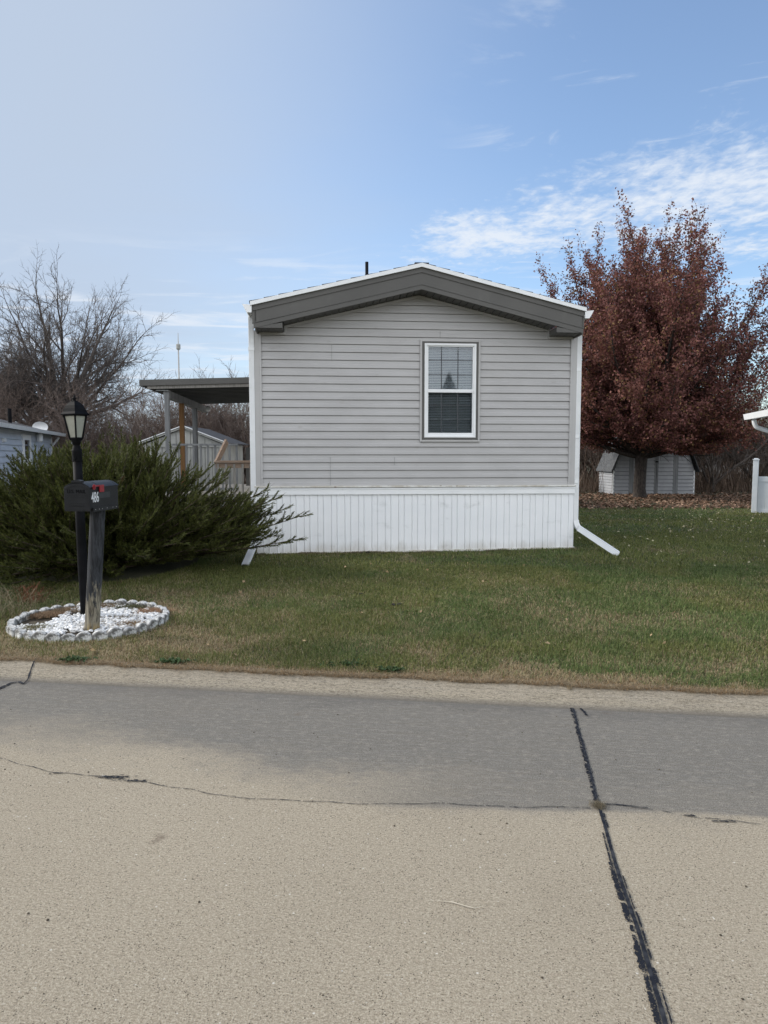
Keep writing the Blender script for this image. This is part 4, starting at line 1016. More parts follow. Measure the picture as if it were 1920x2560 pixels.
cfgA = [dict(n0=14, tilt=(16, 74), l0=.49, kids=4, ang=33, ratio=.68, wig=.06, up=.005, sides=6, rr=.62, end=.55, seg=6),
        dict(kids=4, ang=35, ratio=.66, wig=.08, up=.01, sides=5, rr=.6, rmin=.02, end=.5),
        dict(kids=(3, 4), ang=36, ratio=.66, wig=.11, up=.02, sides=4, rr=.6, rmin=.015),
        dict(kids=3, ang=38, ratio=.66, wig=.14, up=.02, sides=3, rr=.6, rmin=.013),
        dict(kids=3, ang=38, ratio=.68, wig=.16, sides=3, rr=.6, rmin=.010),
        dict(wig=.18, sides=3, rmin=.0055, seg=3)]
def zloc(x, y): return float(zt(x, y)) - .05
p = at(160, 1137, 35); bare_tree((p[0], 35, zloc(p[0], 35)), 22, 11.0, cfgA, 'large leafless tree rising directly behind the lamp post lantern', trunk=.25, th=3.9, lean=(.1, 0))
p = at(122, 1137, 33); bare_tree((p[0], 33, zloc(p[0], 33)), 5, 7.4, cfgA, 'leafless tree just left of the tree behind the lantern', trunk=.17, th=3.4, lean=(-.7, 0))
p = at(30, 1137, 36); bare_tree((p[0], 36, zloc(p[0], 36)), 9, 7.6, cfgA, 'leafless tree at the left edge above the pale blue house', trunk=.18, th=3.0, lean=(-.4, 0))
# saplings of the thicket: prototypes and copies
cfgB = [dict(n0=9, tilt=(5, 42), l0=.50, kids=4, ang=28, ratio=.6, wig=.08, up=.05, sides=4, rr=.62, end=.5, seg=5),
        dict(kids=4, ang=32, ratio=.62, wig=.1, up=.03, sides=3, rr=.6, rmin=.013),
        dict(kids=3, ang=34, ratio=.65, wig=.13, sides=3, rr=.6, rmin=.011),
        dict(kids=3, ang=36, ratio=.65, wig=.15, sides=3, rr=.6, rmin=.009),
        dict(wig=.18, sides=3, rmin=.007, seg=2)]
def copy_tree(root, loc, rz, sc, label=None, group=None):
    r = root.copy(); COL.objects.link(r); r.location = loc; r.rotation_euler = (0, 0, rz); r.scale = (sc[0], sc[0], sc[1])
    if label: r['label'] = label
    if group: r['group'] = group
    for ch in list(root.children): c = ch.copy(); COL.objects.link(c); c.parent = r
    return r
LBL = {'L': ('leafless brown sapling in the thicket left of the mobile home', 'saplings in the thicket left of the mobile home'),
       'R': ('leafless brown sapling in the thicket behind the maple and barn shed', 'saplings in the thicket right of the mobile home')}
spots = []
for i in range(27):
    px = -60 + i * 26 + random.uniform(-10, 10); D = random.uniform(29, 40); spots.append((px, D, 'L', random.uniform(.55, .92)))
for i in range(8): spots.append((425 + i * 27 + random.uniform(-9, 9), random.uniform(27.5, 31), 'L', random.uniform(.78, .95)))
for i in range(30):
    px = 1410 + i * 19 + random.uniform(-8, 8); D = random.uniform(31, 40); spots.append((px, D, 'R', random.uniform(.62, .95)))
protoS = []
for k, (px, D, side, s) in enumerate(spots):
    x = (px - 960) / FPX * D
    if k < 5:
        r, _ = bare_tree((x, D, zloc(x, D)), 40 + k, 5.6, cfgB, LBL[side][0], trunk=.07, th=.5, name='bare_sapling', group=LBL[side][1], cat='sapling', bark='bark_thicket'); protoS.append(r)
        r.rotation_euler = (0, 0, k)
    else: copy_tree(protoS[k % 5], (x, D, zloc(x, D)), random.uniform(0, 6.28), (s, s * random.uniform(.9, 1.1)), *LBL[side])
# two multi stemmed bare trees right, in front of the grey barn
cfgC = [dict(n0=7, tilt=(18, 50), l0=.55, kids=4, ang=30, ratio=.6, wig=.09, up=.05, sides=5, rr=.6, end=.5, seg=6),
        dict(kids=4, ang=34, ratio=.62, wig=.1, up=.03, sides=4, rr=.6, rmin=.014), dict(kids=4, ang=36, ratio=.65, wig=.13, sides=3, rr=.6, rmin=.011),
        dict(kids=3, ang=36, ratio=.65, wig=.15, sides=3, rr=.6, rmin=.009), dict(wig=.18, sides=3, rmin=.007, seg=2)]
for px, D, H, lb, sd in ((1782, 30, 5.4, 'dark multi-stemmed bare tree before the grey barn', 71), (1895, 32, 6.5, 'tall bare tree behind the white fence post', 72), (1510, 33, 4.2, 'arching bare tree left of the barn shed', 74)):
    x = (px - 960) / FPX * D; bare_tree((x, D, zloc(x, D)), sd, H, cfgC, lb, trunk=.12, th=.45, name='bare_tree')
# brown brush at the bottom of the thicket
V = []; nS = 15000
side = rng.random(nS) < .55
PX = np.where(side, rng.uniform(-80, 640, nS), rng.uniform(1400, 1960, nS)); D = rng.uniform(29, 39, nS); X = (PX - 960) / FPX * D
hgt = rng.exponential(.55, nS) * (.5 + fnoise(X, D, .6)); st = np.array((.13, .09, .065)) * rng.uniform(.5, 1.6, (nS, 1))
v, f, t_ = blades(X, D, hgt + .15, rng.uniform(.012, .028, nS), np.full(nS, .7), st, '', .2)
tag(np_mesh('brush', v, f, M['grass'], None, t_), 'tangle of dry brown brush and tall stems under the bare thicket', 'brush', kind='stuff')

# red maple
MT = at(1599, 1247, 25.6); mz = zloc(MT[0], 25.6)
rr = random.Random(4); maple = empty('maple_tree', (MT[0], 25.6, mz)); tag(maple, 'rounded maple tree in dark red-brown autumn leaf before the barn shed', 'tree')
Tk = Tree(); Tk.poly([Vector(p) for p in ((0, 0, -.1), (.0, 0, .12), (-.02, 0, .4), (0, 0, 1.0), (.02, 0, 1.5), (.05, 0, 2.0))], [.34, .25, .22, .21, .22, .20], 12); Tk.mesh('trunk', M['bark_maple'], maple)
Br = Tree(); tips = []
cfgM = [dict(kids=7, ang=32, ratio=.52, wig=.045, up=.05, sides=6, rr=.55, end=.35, seg=8, **{'from': .18}),
        dict(kids=6, ang=34, ratio=.50, wig=.06, up=.06, sides=4, rr=.5, rmin=.018, seg=5, **{'from': .15}, leafy=True),
        dict(kids=4, ang=34, ratio=.55, wig=.09, up=.05, sides=3, rr=.5, rmin=.010, **{'from': .1}, leafy=True),
        dict(wig=.12, up=.05, sides=3, rmin=.006, seg=3)]
limbs = []
for i in range(40):
    u = (i + .5) / 40; az = i * 2.39996
    tilt = R(3 + 85 * u ** .9); L = (8.0 - 2.9 * float(sstep(.28, 1.0, u))) * rr.uniform(.90, 1.02)
    limbs.append((az, tilt, L, 1.5 + .7 * (1 - u)))
for az, tilt, L, z0 in limbs:
    d = Vector((math.cos(az) * math.sin(tilt), math.sin(az) * math.sin(tilt), math.cos(tilt)))
    grow(Br, Vector((0, 0, z0)), d, L * .58, .075 + .03 * rr.random(), 0, cfgM, rr)
Br.mesh('branches', M['bark_maple'], maple)
LV = []; cs = []
for pts, dd in Br.tips:
    a, b = pts[0], pts[-1]; L = (b - a).length
    n = max(5, int(L * 54))
    f = rng.random(n) ** .8; A = np.array(a); B = np.array(b)
    P = A + (B - A) * f[:, None] + rng.normal(0, .075, (n, 3)); LV.append(P)
LV = np.concatenate(LV); 
rad_ = np.hypot(LV[:, 0], LV[:, 1])
keep = (LV[:, 2] > 1.55 + .22 * fnoise(LV[:, 0], LV[:, 1], 1.5) - .10 * sstep(2, 4, rad_))
keep &= rng.random(len(LV)) < np.where(fnoise(LV[:, 0] * 1.1 + LV[:, 1], LV[:, 2], .95) < .36, .42, 1.0)
LV = LV[keep]
print('maple leaves', len(LV))
def leaf_quads(P, s, tint, flat=0.0, fold=.3):
    n = len(P); nrm = rng.normal(0, 1, (n, 3)); nrm[:, 2] += flat; nrm /= np.linalg.norm(nrm, axis=1)[:, None]
    ref = rng.normal(0, 1, (n, 3)); a = np.cross(nrm, ref); a /= np.linalg.norm(a, axis=1)[:, None]; b = np.cross(nrm, a)
    s = s[:, None]
    V = np.stack([P - a * s, P - b * s * .62 + nrm * s * fold, P + a * s, P + b * s * .62 + nrm * s * fold], 1).reshape(-1, 3)
    i = np.arange(n) * 4; return V, np.stack([i, i + 1, i + 2, i + 3], -1), np.repeat(tint, 4, axis=0)
n = len(LV); c1 = np.array((.140, .052, .044)); c2 = np.array((.24, .105, .076)); c3 = np.array((.20, .085, .080)); c4 = np.array((.20, .12, .05))
w = fnoise(LV[:, 0] + LV[:, 1] * .7, LV[:, 2], .55)[:, None]; u = rng.random((n, 1))
tint = c1 * (1 - u) + c2 * u; tint = np.where(w > .55, tint * .55 + c3 * .45, tint); tint = np.where(rng.random((n, 1)) < .12, c4, tint); tint *= (.65 + .7 * rng.random((n, 1)))
v, f, t_ = leaf_quads(LV, rng.uniform(.028, .056, n), tint)
np_mesh('foliage', v, f, M['leaf'], maple, t_)
# leaf litter carpet + scattered pale leaves
n = 13000; X = rng.uniform(3.5, 15.5, n); Y = rng.uniform(19.6, 29, n)
fr = 20.4 + .5 * (fnoise(X, X * 0, .5) - .5)
k = (Y > fr + rng.normal(0, .35, n)) & allowed(X, Y) & (rng.random(n) < 1 - .75 * sstep(26.5, 28.5, Y)); X = X[k]; Y = Y[k]; n = len(X)
P = np.stack([X, Y, zt(X, Y) + rng.uniform(.015, .06, n)], -1)
c = np.where(rng.random((n, 1)) < .5, np.array((.17, .10, .065)), np.array((.29, .19, .13))) * rng.uniform(.5, 1.5, (n, 1))
v1, f1, t1 = leaf_quads(P, rng.uniform(.035, .065, n), c, 2.5)
n = 900; Y = 9 + rng.random(n) ** .7 * 11.5; X = rng.uniform(-.2, 1, n) * (Y * .56 + .5) + .2; k = allowed(X, Y) & ((X > 3.2) | (rng.random(n) < .08)); X = X[k]; Y = Y[k]; n = len(X)
P = np.stack([X, Y, zt(X, Y) + rng.uniform(.02, .04, n)], -1); c = np.array((.36, .32, .20)) * rng.uniform(.6, 1.3, (n, 1))
v2, f2, t2 = leaf_quads(P, rng.uniform(.016, .034, n), c, 2.0)
n = 46; X = rng.uniform(-2.6, 3.6, n); Y = rng.uniform(5.3, 9.5, n); k = allowed(X, Y); X = X[k]; Y = Y[k]; n = len(X)
P = np.stack([X, Y, zt(X, Y) + .03], -1); c = np.array((.42, .30, .17)) * rng.uniform(.6, 1.2, (n, 1))
v3, f3, t3 = leaf_quads(P, rng.uniform(.012, .026, n), c, 1.5)
tag(np_mesh('fallen_leaves', np.concatenate([v1, v2, v3]), np.concatenate([f1, f2 + len(v1), f3 + len(v1) + len(v2)]), M['litter'], None, np.concatenate([t1, t2, t3])),
    'brown fallen leaves carpeting the ground under the maple and scattered over the lawn', 'fallen leaves', kind='stuff')

# ------------------------------------------------------------------ junipers
def juniper(name, loc, branches, seed, label, sub=26, spr=34, twig_len=.30, browns=.0):
    rr = np.random.default_rng(seed); root = empty(name, loc); tag(root, label, 'shrub')
    T = Tree(); SP = []; SD = []; SC = []
    for (az, el, L, bend, off_) in branches:
        d = np.array((math.cos(az) * math.cos(el), math.sin(az) * math.cos(el), math.sin(el)))
        n = 9; pts = []
        side = np.cross(d, (0, 0, 1.)); side /= np.linalg.norm(side) + 1e-9
        wob = rr.normal(0, .05)
        for i in range(n):
            f = i / (n - 1); q = np.array(off_) + d * L * f + np.array((0, 0, 1)) * bend * L * (f * f - f * .6) + side * wob * L * math.sin(f * 3)
            pts.append(q)
        pts = np.array(pts); pts[:, 2] = np.maximum(pts[:, 2], .06)
        T.poly([Vector(p) for p in pts], list(np.linspace(.022, .003, n)), 4)
        for j in range(sub):
            f = .22 + .78 * (j + rr.random()) / sub; f = min(f, .999); s = f * (n - 1); k = int(s); base = pts[k] + (pts[k + 1] - pts[k]) * (s - k)
            ax_ = pts[k + 1] - pts[k]; ax_ /= np.linalg.norm(ax_)
            r_ = rr.normal(0, 1, 3); r_ -= ax_ * r_.dot(ax_); r_ /= np.linalg.norm(r_); r_[2] = r_[2] * .7 + .25
            td = ax_ * rr.uniform(.75, 1.05) + r_ * rr.uniform(.35, .75); td /= np.linalg.norm(td)
            tl = twig_len * rr.uniform(.55, 1.25) * (1.15 - .72 * f)
            m = int(spr * rr.uniform(.7, 1.2) * (tl / twig_len) ** .5) + 6
            g = rr.random(m); P = base + td * (tl * g)[:, None] + np.array((0, 0, 1)) * (tl * .18 * g * g)[:, None]
            sd = td + rr.normal(0, .27, (m, 3)); sd /= np.linalg.norm(sd, axis=1)[:, None]
            SP.append(P); SD.append(sd); shade = rr.uniform(.7, 1.35)
            SC.append(np.repeat([[shade, f, rr.random() < browns]], m, axis=0))
            if rr.random() < .35: T.poly([Vector(base), Vector(base + td * tl * 1.08)], [.0035, .001], 3)
        # sparse leader
        e = pts[-1]; ed = pts[-1] - pts[-2]; ed /= np.linalg.norm(ed); T.poly([Vector(e), Vector(e + ed * .12 + np.array((0, 0, .02)))], [.003, .0008], 3)
    T.mesh('stems', M['juniper_wood'], root)
    SP = np.concatenate(SP); SD = np.concatenate(SD); SC = np.concatenate(SC); n = len(SP); print(name, 'sprigs', n)
    l = rr.uniform(.022, .058, n)[:, None]; w = rr.uniform(.0021, .0046, n)[:, None]
    rv = rr.normal(0, 1, (n, 3)); a = np.cross(SD, rv); a /= np.linalg.norm(a, axis=1)[:, None]
    V = np.stack([SP, SP + SD * l * .5 + a * w, SP + SD * l, SP + SD * l * .5 - a * w], 1).reshape(-1, 3)
    i = np.arange(n) * 4; F = np.stack([i, i + 1, i + 2, i + 3], -1)
    u = rr.random((n, 1)); col = np.array((.026, .034, .008)) * (1 - u) + np.array((.112, .122, .030)) * u
    col = col * SC[:, :1]; col = np.where(SC[:, 2:3] > 0, np.array((.13, .085, .04)), col)
    np_mesh('foliage', V, F, M['needle'], root, np.repeat(col, 4, axis=0))
    return root
rj_ = random.Random(31); brs = []
for i in range(400):
    az = rj_.uniform(0, 2 * math.pi); u = rj_.random(); el = R(1 + 76 * u ** 1.35)
    L = 1 / math.sqrt((math.cos(el) / (2.42 if math.cos(az) > 0 else 2.32)) ** 2 + (math.sin(el) / 1.58) ** 2) * rj_.uniform(.68, 1.0) 
    if math.cos(az) > .55: el = max(el, .13)
    if math.sin(az) < -.3 : L *= .90
    brs.append((az, el, L, rj_.uniform(-.12 if math.cos(az) < .55 else .02, .16) if el < .5 else rj_.uniform(.0, .14), (rj_.gauss(0, .22), rj_.gauss(0, .2), rj_.uniform(.02, .15))))
# the long plumes reaching over the white skirting on the right
for az, el, L in ((-.28, .20, 2.62), (-.32, .13, 2.35), (-.30, .08, 2.66), (-.24, .30, 2.45), (-.20, .36, 2.35), (-.40, .16, 2.45), (-.12, .25, 2.3)):
    brs.append((az, el, L * 1.02, .10, (rj_.gauss(.1, .1), rj_.gauss(0, .1), .12)))
for i in range(34):
    brs.append((rj_.uniform(-.75, .25), rj_.uniform(.14, .46), rj_.uniform(1.7, 2.12), rj_.uniform(0, .12), (rj_.gauss(.15, .2), rj_.gauss(0, .2), .1)))
for i in range(26):
    brs.append((rj_.uniform(2.3, 3.9), rj_.uniform(.15, .62), rj_.uniform(2.0, 2.5), rj_.uniform(0, .12), (rj_.gauss(-.15, .2), rj_.gauss(0, .2), .1)))
# plumes leaning left before the blue house
for az, el, L in ((2.9, .55, 1.9), (3.1, .60, 1.95), (3.3, .48, 2.2), (2.7, .66, 1.85), (3.5, .42, 2.2), (3.0, .78, 1.75), (3.4, .36, 2.4), (2.5, .85, 1.7), (2.4, 1.0, 1.65), (2.8, .9, 1.65)):
    brs.append((az, el, L, .12, (rj_.gauss(-.2, .2), rj_.gauss(0, .2), .15)))
jx, jy = -3.78, 9.45
juniper('juniper_shrub', (jx, jy, float(zt(jx, jy)) - .03), brs, 5, 'huge spreading dark green juniper between the lamp post and the mobile home', sub=42, spr=100, browns=.004)
brs = []
for i in range(46):
    az = rj_.uniform(0, 2 * math.pi); el = R(rj_.uniform(77, 89)); brs.append((az, el, 1.92 * rj_.uniform(.5, 1.0), .02, (rj_.gauss(0, .09), rj_.gauss(0, .09), .05)))
u_ = at(313, 1137, 11.0); juniper('juniper_shrub', (u_[0], 11.0, float(zt(u_[0], 11.0)) - .05), brs, 8, 'narrow upright juniper peak rising behind the spreading juniper', sub=22, spr=26, twig_len=.19)

# ------------------------------------------------------------------ small grey gable shed behind the porch
D0 = 21.5
gs_a = at(360.8, 1137, D0); sh = empty('garden_shed', (gs_a[0], D0, 0), R(0)); tag(sh, 'weathered grey panelled garden shed with low gable, seen through the porch', 'shed')
sc_ = D0 / FPX; wl = (557 - 360.8) * sc_; ez = CAMH + (1137 - 1110) * sc_; pz = CAMH + (1137 - 1067) * sc_; px_ = (460.8 - 360.8) * sc_; gz = float(zt(gs_a[0], D0)) - .03
t = MB().prism([(0, gz), (wl, gz), (wl, ez - .02), (px_, pz - .05), (0, ez - .02)], lambda a, b: (a, 0, b), lambda a, b: (a, 3.0, b)); t.build('wall', M['shedgrey'], sh)
t = MB()
for i in range(11):
    x = wl * (i + .5) / 11; zt_ = ez + (pz - ez) * (1 - abs(x - px_) / (wl / 2)) - .08
    t.box(x - .006, x + .006, -.012, -.001, gz, max(ez - .1, zt_))
t.build('batten', nmat('groove', (.13, .13, .12), (.16, .16, .15), 5), sh)
ov = .20; x0, x1 = -ov, wl + ov - .02; t = MB()
sl = (pz - ez) / (px_ + ov)
t.prism([(x0, ez), (px_, pz), (x1, ez), (x1, ez - .05), (px_, pz - .05), (x0, ez - .05)], lambda a, b: (a, -.10, b), lambda a, b: (a, -.06, b)); t.build('barge_board', M['shedgrey'], sh)
t = MB(); t.prism([(x0 - .02, ez + .004), (px_, pz + .01), (x1 + .02, ez + .004), (x1 + .02, ez + .022), (px_, pz + .03), (x0 - .02, ez + .022)], lambda a, b: (a, -.11, b), lambda a, b: (a, 3.1, b)); rs_ = t.build('roof', M['shingle'], sh)
t = MB(); t.prism([(x0 - .02, ez + .004), (px_, pz + .01), (x1 + .02, ez + .004), (x1 + .02, ez + .03), (px_, pz + .038), (x0 - .02, ez + .03)], lambda a, b: (a, -.135, b), lambda a, b: (a, -.111, b)); t.build('drip_edge', M['white'], rs_)
MB().box(-.02, wl + .02, -.03, -.012, ez - .10, ez - .03).build('trim', M['shedgrey'], sh)
t = MB().box(.02, .10, -.03, -.012, gz, ez - .101).box(wl - .10, wl - .02, -.03, -.012, gz, ez - .101); t.build('corner_board', M['shedgrey'], sh)

# ------------------------------------------------------------------ barn shed on the right
D1 = 28.0; sc_ = D1 / FPX
bs_ = empty('barn_shed', (at(1534, 1137, D1)[0], D1, 0)); tag(bs_, 'grey vinyl barn-shaped shed with double doors behind the maple trunk', 'shed')
gz = float(zt(10.5, 28)) - .03; fx = (1738 - 1534) * sc_; ez = CAMH - (1176 - 1137) * sc_; rz2 = CAMH + (1137 - 1085) * sc_; x_in = .45
top1 = (.50, CAMH + (1137 - 1140) * sc_)
P = [(0, gz), (fx, gz), (fx, ez), (fx - .38, top1[1] + .55), (fx / 2, rz2 + .3), (.38, top1[1] + .55), (0, ez)]
MB().prism(P, lambda a, b: (a, .03, b), lambda a, b: (a, 1.72, b)).build('wall', M['shedtrim'], bs_)
# siding boards on the front, cut by the gambrel outline
def ext(z):
    if z < ez: return (0.0, fx)
    if z < top1[1] + .55: u = (z - ez) / (top1[1] + .55 - ez); return (.38 * u, fx - .38 * u)
    u = (z - top1[1] - .55) / (rz2 + .3 - top1[1] - .55); return (.38 + u * (fx / 2 - .38), fx - .38 - u * (fx / 2 - .38))
t = MB(); zz = gz + .05
dxs = ((.0, .47), (1.30 - .40, 1.58), (1.80, 2.42), (2.66, fx - .0))
while zz < rz2 + .15:
    e = ext(zz + .15)
    for a, b in ((0, .62), (.80, 1.62), (1.78, 2.36), (2.56, fx - .02)):
        a = max(a, e[0] + .02); b = min(b, e[1] - .02)
        if b - a > .05: t.add([(a, -.030, zz), (b, -.030, zz), (b, .002, zz + .132), (a, .002, zz + .132), (a, .028, zz), (b, .028, zz)], [(0, 1, 2, 3), (4, 5, 1, 0)])
    zz += .15
t.build('siding', M['shedvinyl'], bs_)
for a, b, c_ in ((.62, .80, 1), (2.36, 2.56, 1)): MB().box(a, b, -.01, .03, gz, rz2 - .2).build('door_post', M['greypost'], bs_)
t = MB().box(1.625, 1.69, -.02, .03, gz + .02, rz2 - .25); d1_ = t.build('door_edge', M['greypost'], bs_)
t = MB().box(1.71, 1.775, -.02, .03, gz + .02, rz2 - .25); t.build('door_edge', M['greypost'], bs_)
MB().box(1.66, 1.76, -.05, -.02, 1.35, 1.40).build('handle', M['black'], bs_)
MB().box(0, .05, -.012, .03, gz, ez).box(fx - .05, fx, -.012, .03, gz, ez).build('corner_board', M['white'], bs_)
t = MB()
for sg, xe in ((-1, 0), (1, fx)):
    a = (xe + sg * .12, ez - .06); b = (xe - sg * .38, top1[1] + .60); c2_ = (fx / 2, rz2 + .36)
    for p_, q_ in ((a, b), (b, c2_)): t.add([(p_[0], -.18, p_[1]), (q_[0], -.18, q_[1]), (q_[0], 1.85, q_[1]), (p_[0], 1.85, p_[1]), (p_[0], -.18, p_[1] + .05), (q_[0], -.18, q_[1] + .05), (q_[0], 1.85, q_[1] + .05), (p_[0], 1.85, p_[1] + .05)], [(0, 1, 2, 3), (7, 6, 5, 4), (0, 4, 5, 1), (0, 3, 7, 4), (2, 6, 7, 3)])
t.build('roof', nmat('faded_shingle', (.07, .073, .078), (.13, .135, .14), 14, .9), bs_)
t = MB(); zz = gz + .05
while zz < ez - .08: t.add([(-.035, .03, zz), (-.035, 1.72, zz), (-.004, 1.72, zz + .10), (-.004, .03, zz + .10), (.0, .03, zz - .001), (.0, 1.72, zz - .001)], [(0, 1, 2, 3), (0, 1, 5, 4)]); zz += .112
t.build('side_siding', M['shedvinyl'], bs_)

# ------------------------------------------------------------------ pale blue neighbour on the left
A0 = Vector(at(158, 1087, 28)); B0 = Vector(at(-120, 1030, 14.6)); za = A0.z
dv = Vector((A0.x - B0.x, A0.y - B0.y, 0)); Ln = dv.length; yawn = math.atan2(dv.y, dv.x)
nb = empty('neighbour_house', (B0.x, B0.y, 0), yawn); tag(nb, 'pale blue-grey sided single-storey house at the left edge behind the juniper', 'house')
gz = float(zt(B0.x, 20)) - .1; Lw = Ln - .9; t = MB(); zz = .75
while zz < za - .1:
    t.add([(-6, .30 - .035, zz), (Lw, .30 - .035, zz), (Lw, .30, zz + .155), (-6, .30, zz + .155), (-6, .305, zz), (Lw, .305, zz)], [(0, 1, 2, 3), (4, 5, 1, 0)]); zz += .17
t.box(-6, Lw - .002, .305, 4.3, gz, za - .04); wl_ = t.build('wall', M['bluewhite'], nb)
MB().box(-6, Lw + .01, .27, .304, gz, .75).build('skirting', M['white'], nb)
MB().box(Lw - .06, Lw + .02, .262, .34, .75, za - .1).build('corner_trim', M['white'], nb)
t = MB().prism([(-.02, za + .02), (2.35, za + .62), (4.7, za + .02), (4.7, za - .04), (-.02, za - .04)], lambda a, b: (-6, a, b), lambda a, b: (Ln - .05, a, b)); rf = t.build('roof', M['shingle'], nb)
t = MB().prism([(-.14, za + .035), (-.02, za + .035), (-.02, za - .07), (-.10, za - .07)], lambda a, b: (-6, a, b), lambda a, b: (Ln, a, b)); t.build('gutter', M['white'], nb)
def nbp(px, py): s, z = on_plane(px, py, (B0.x - .29 * math.sin(yawn), B0.y + .29 * math.cos(yawn)), yawn); return s, z
(s0, z1), (s1, z0) = nbp(54, 1086), nbp(76.5, 1163)
wn = ring(s0, s1, z0, z1, .16, .24, .32).build('window', M['white'], nb)
MB().box(s0 + .16, s1 - .16, .262, .275, z0 + .1, z1 - .1).build('pane', M['glass_dark'], wn)
MB().box(s0 + .15, s1 - .15, .28, .30, z0 + .1, z1 - .1).build('interior', M['room'], wn)
zm = nbp(65, 1149)[1]; MB().box(s0 + .16, s1 - .16, .235, .262, zm - .04, zm + .04).build('meeting_rail', M['white'], wn)
ps = nbp(75.5, 1050); t = MB().lathe([(.06, za + .1), (.06, za + .75)], (ps[0] + .5, 1.0), 10); t.build('vent_pipe', M['black'], rf)
sdp = nbp(104, 1066); dish = MB(); vs = []; cx_, cz_ = sdp[0] + 1.2, za + .24
for i in range(5):
    for j in range(20):
        a = 2 * math.pi * j / 20; r = i / 4; vs.append((cx_ + .10 * (1 - r * r), .55 + .27 * r * math.cos(a), cz_ + .20 * r * math.sin(a)))
dish.add(vs, [(i * 20 + j, i * 20 + (j + 1) % 20, (i + 1) * 20 + (j + 1) % 20, (i + 1) * 20 + j) for i in range(4) for j in range(20)])
dish.tube([(cx_ + .1, .55, cz_), (cx_ + .2, .6, za + .05)], .03, 8); dish.build('satellite_dish', M['white'], rf, True)
lp = nbp(88, 1094); MB().lathe([(.03, lp[1] - .16), (.09, lp[1] - .12), (.10, lp[1] + .10), (.02, lp[1] + .2)], (lp[0], .15), 8).build('wall_lamp', M['white'], nb)
vp_ = nbp(7, 1100); MB().box(vp_[0] - .12, vp_[0] + .12, .22, .288, vp_[1] - .05, vp_[1] + .05).build('vent_cover', M['white'], nb)
t = MB(); t.tube([(Lw + .5, .1, za - .12), (Lw + .35, .25, za - .35), (Lw + .02, .26, za - .45)], .04, 8); t.build('downspout', M['white'], nb)

# ------------------------------------------------------------------ right neighbour: eave, gutter, corner; white fence
G0 = Vector(at(1863, 1040, 18)); d_ = Vector((-.23, -1, 0)).normalized(); G1 = G0 - Vector((-.23, -1, 0)) * 0
yawr = math.atan2(-1, -.23)
rn = empty('neighbour_house', (G0.x, G0.y, 0), yawr + math.pi); tag(rn, 'white neighbouring house showing only its eave and gutter at the right edge', 'house')
# local x points away from the camera; y to the left, so the building lies on -y
t = MB().prism([(.05, G0.z + .04), (-.08, G0.z + .04), (-.08, G0.z - .10), (.02, G0.z - .10)], lambda a, b: (-4, a, b), lambda a, b: (0, a, b)); t.build('gutter', M['white'], rn)
t = MB().prism([(-.085, G0.z + .03), (-2.6, G0.z + .60), (-2.6, G0.z - .04), (-.085, G0.z - .04)], lambda a, b: (-4, a, b), lambda a, b: (-.02, a, b)); t.build('roof', M['white'], rn)
MB().box(-4, -.5, -2.6, -.62, gz, G0.z - .05).build('wall', M['bluewhite'], rn)
c_ = []
for i in range(6): a = R(90 * i / 5); c_.append((-.42, -.10 - .12 * (1 - math.cos(a)), G0.z - .10 - .22 * math.sin(a)))
c_ += [(-.42, -.50, G0.z - .42), (-.42, -.58, G0.z - .5), (-.42, -.58, .2)]
MB().tube(c_, .055, 8).build('downspout', M['white'], rn, True)
fp = gp(1885, 1281, .1)
F0 = Vector((fp[0], fp[1], 0)); zf_ = float(zt(F0.x, F0.y)) - .02
fe = empty('vinyl_fence', (F0.x, F0.y, 0), math.atan2(-.55, .9)); tag(fe, 'white vinyl privacy fence end with tall square post at the right edge', 'fence')
scf = F0.y / FPX; ph = CAMH - (1150 - 1137) * scf; pt_ = CAMH - (1189 - 1137) * scf
t = MB().box(-.065, .065, -.065, .065, zf_, ph); p_ = t.build('post', M['fencew'], fe, bevel=.006)
t = MB().box(-.08, .08, -.08, .08, ph, ph + .025); t.box(-.05, .05, -.05, .05, ph + .025, ph + .05); t.build('post_cap', M['fencew'], p_)
t = MB()
for i in range(14): t.box(.07 + i * .178, .07 + i * .178 + .172, -.015, .015, zf_ + .12, pt_ - .16)
t.box(.066, 2.6, -.010, .010, zf_ + .1, pt_ - .1)
t.build('panel', M['fencew'], fe)
MB().box(.066, 2.6, -.03, .03, pt_ - .16, pt_ - .02).build('rail', M['fencew'], fe, bevel=.004)
MB().box(.066, 2.6, -.03, .03, zf_ + .0, zf_ + .12).build('rail', M['fencew'], fe, bevel=.004)
MB().box(2.6, 2.73, -.065, .065, zf_, ph).build('post', M['fencew'], fe)
# grey barn far behind the thicket
D2 = 46; s2 = D2 / FPX; x0 = at(1690, 1137, D2)[0]; x1 = at(1886, 1137, D2)[0]; xp = at(1826, 1137, D2)[0]
gb = empty('grey_barn', (x0, D2, 0)); tag(gb, 'plain grey gabled building behind the bare trees right of the maple', 'barn')
w2 = x1 - x0; e2 = CAMH + (1137 - 1119) * s2; r2 = CAMH + (1137 - 1100) * s2
MB().prism([(0, -.2), (w2, -.2), (w2, e2), (xp - x0, r2), (0, e2 + .15)], lambda a, b: (a, 0, b), lambda a, b: (a, 8, b)).build('wall', M['greybarn'], gb)
MB().prism([(xp - x0, r2), (w2 + .2, e2 - .03), (w2 + .2, e2 + .08), (xp - x0, r2 + .12), (-.2, e2 + .22), (-.2, e2 + .1)], lambda a, b: (a, -.2, b), lambda a, b: (a, 8.2, b)).build('roof', M['fascia'], gb)
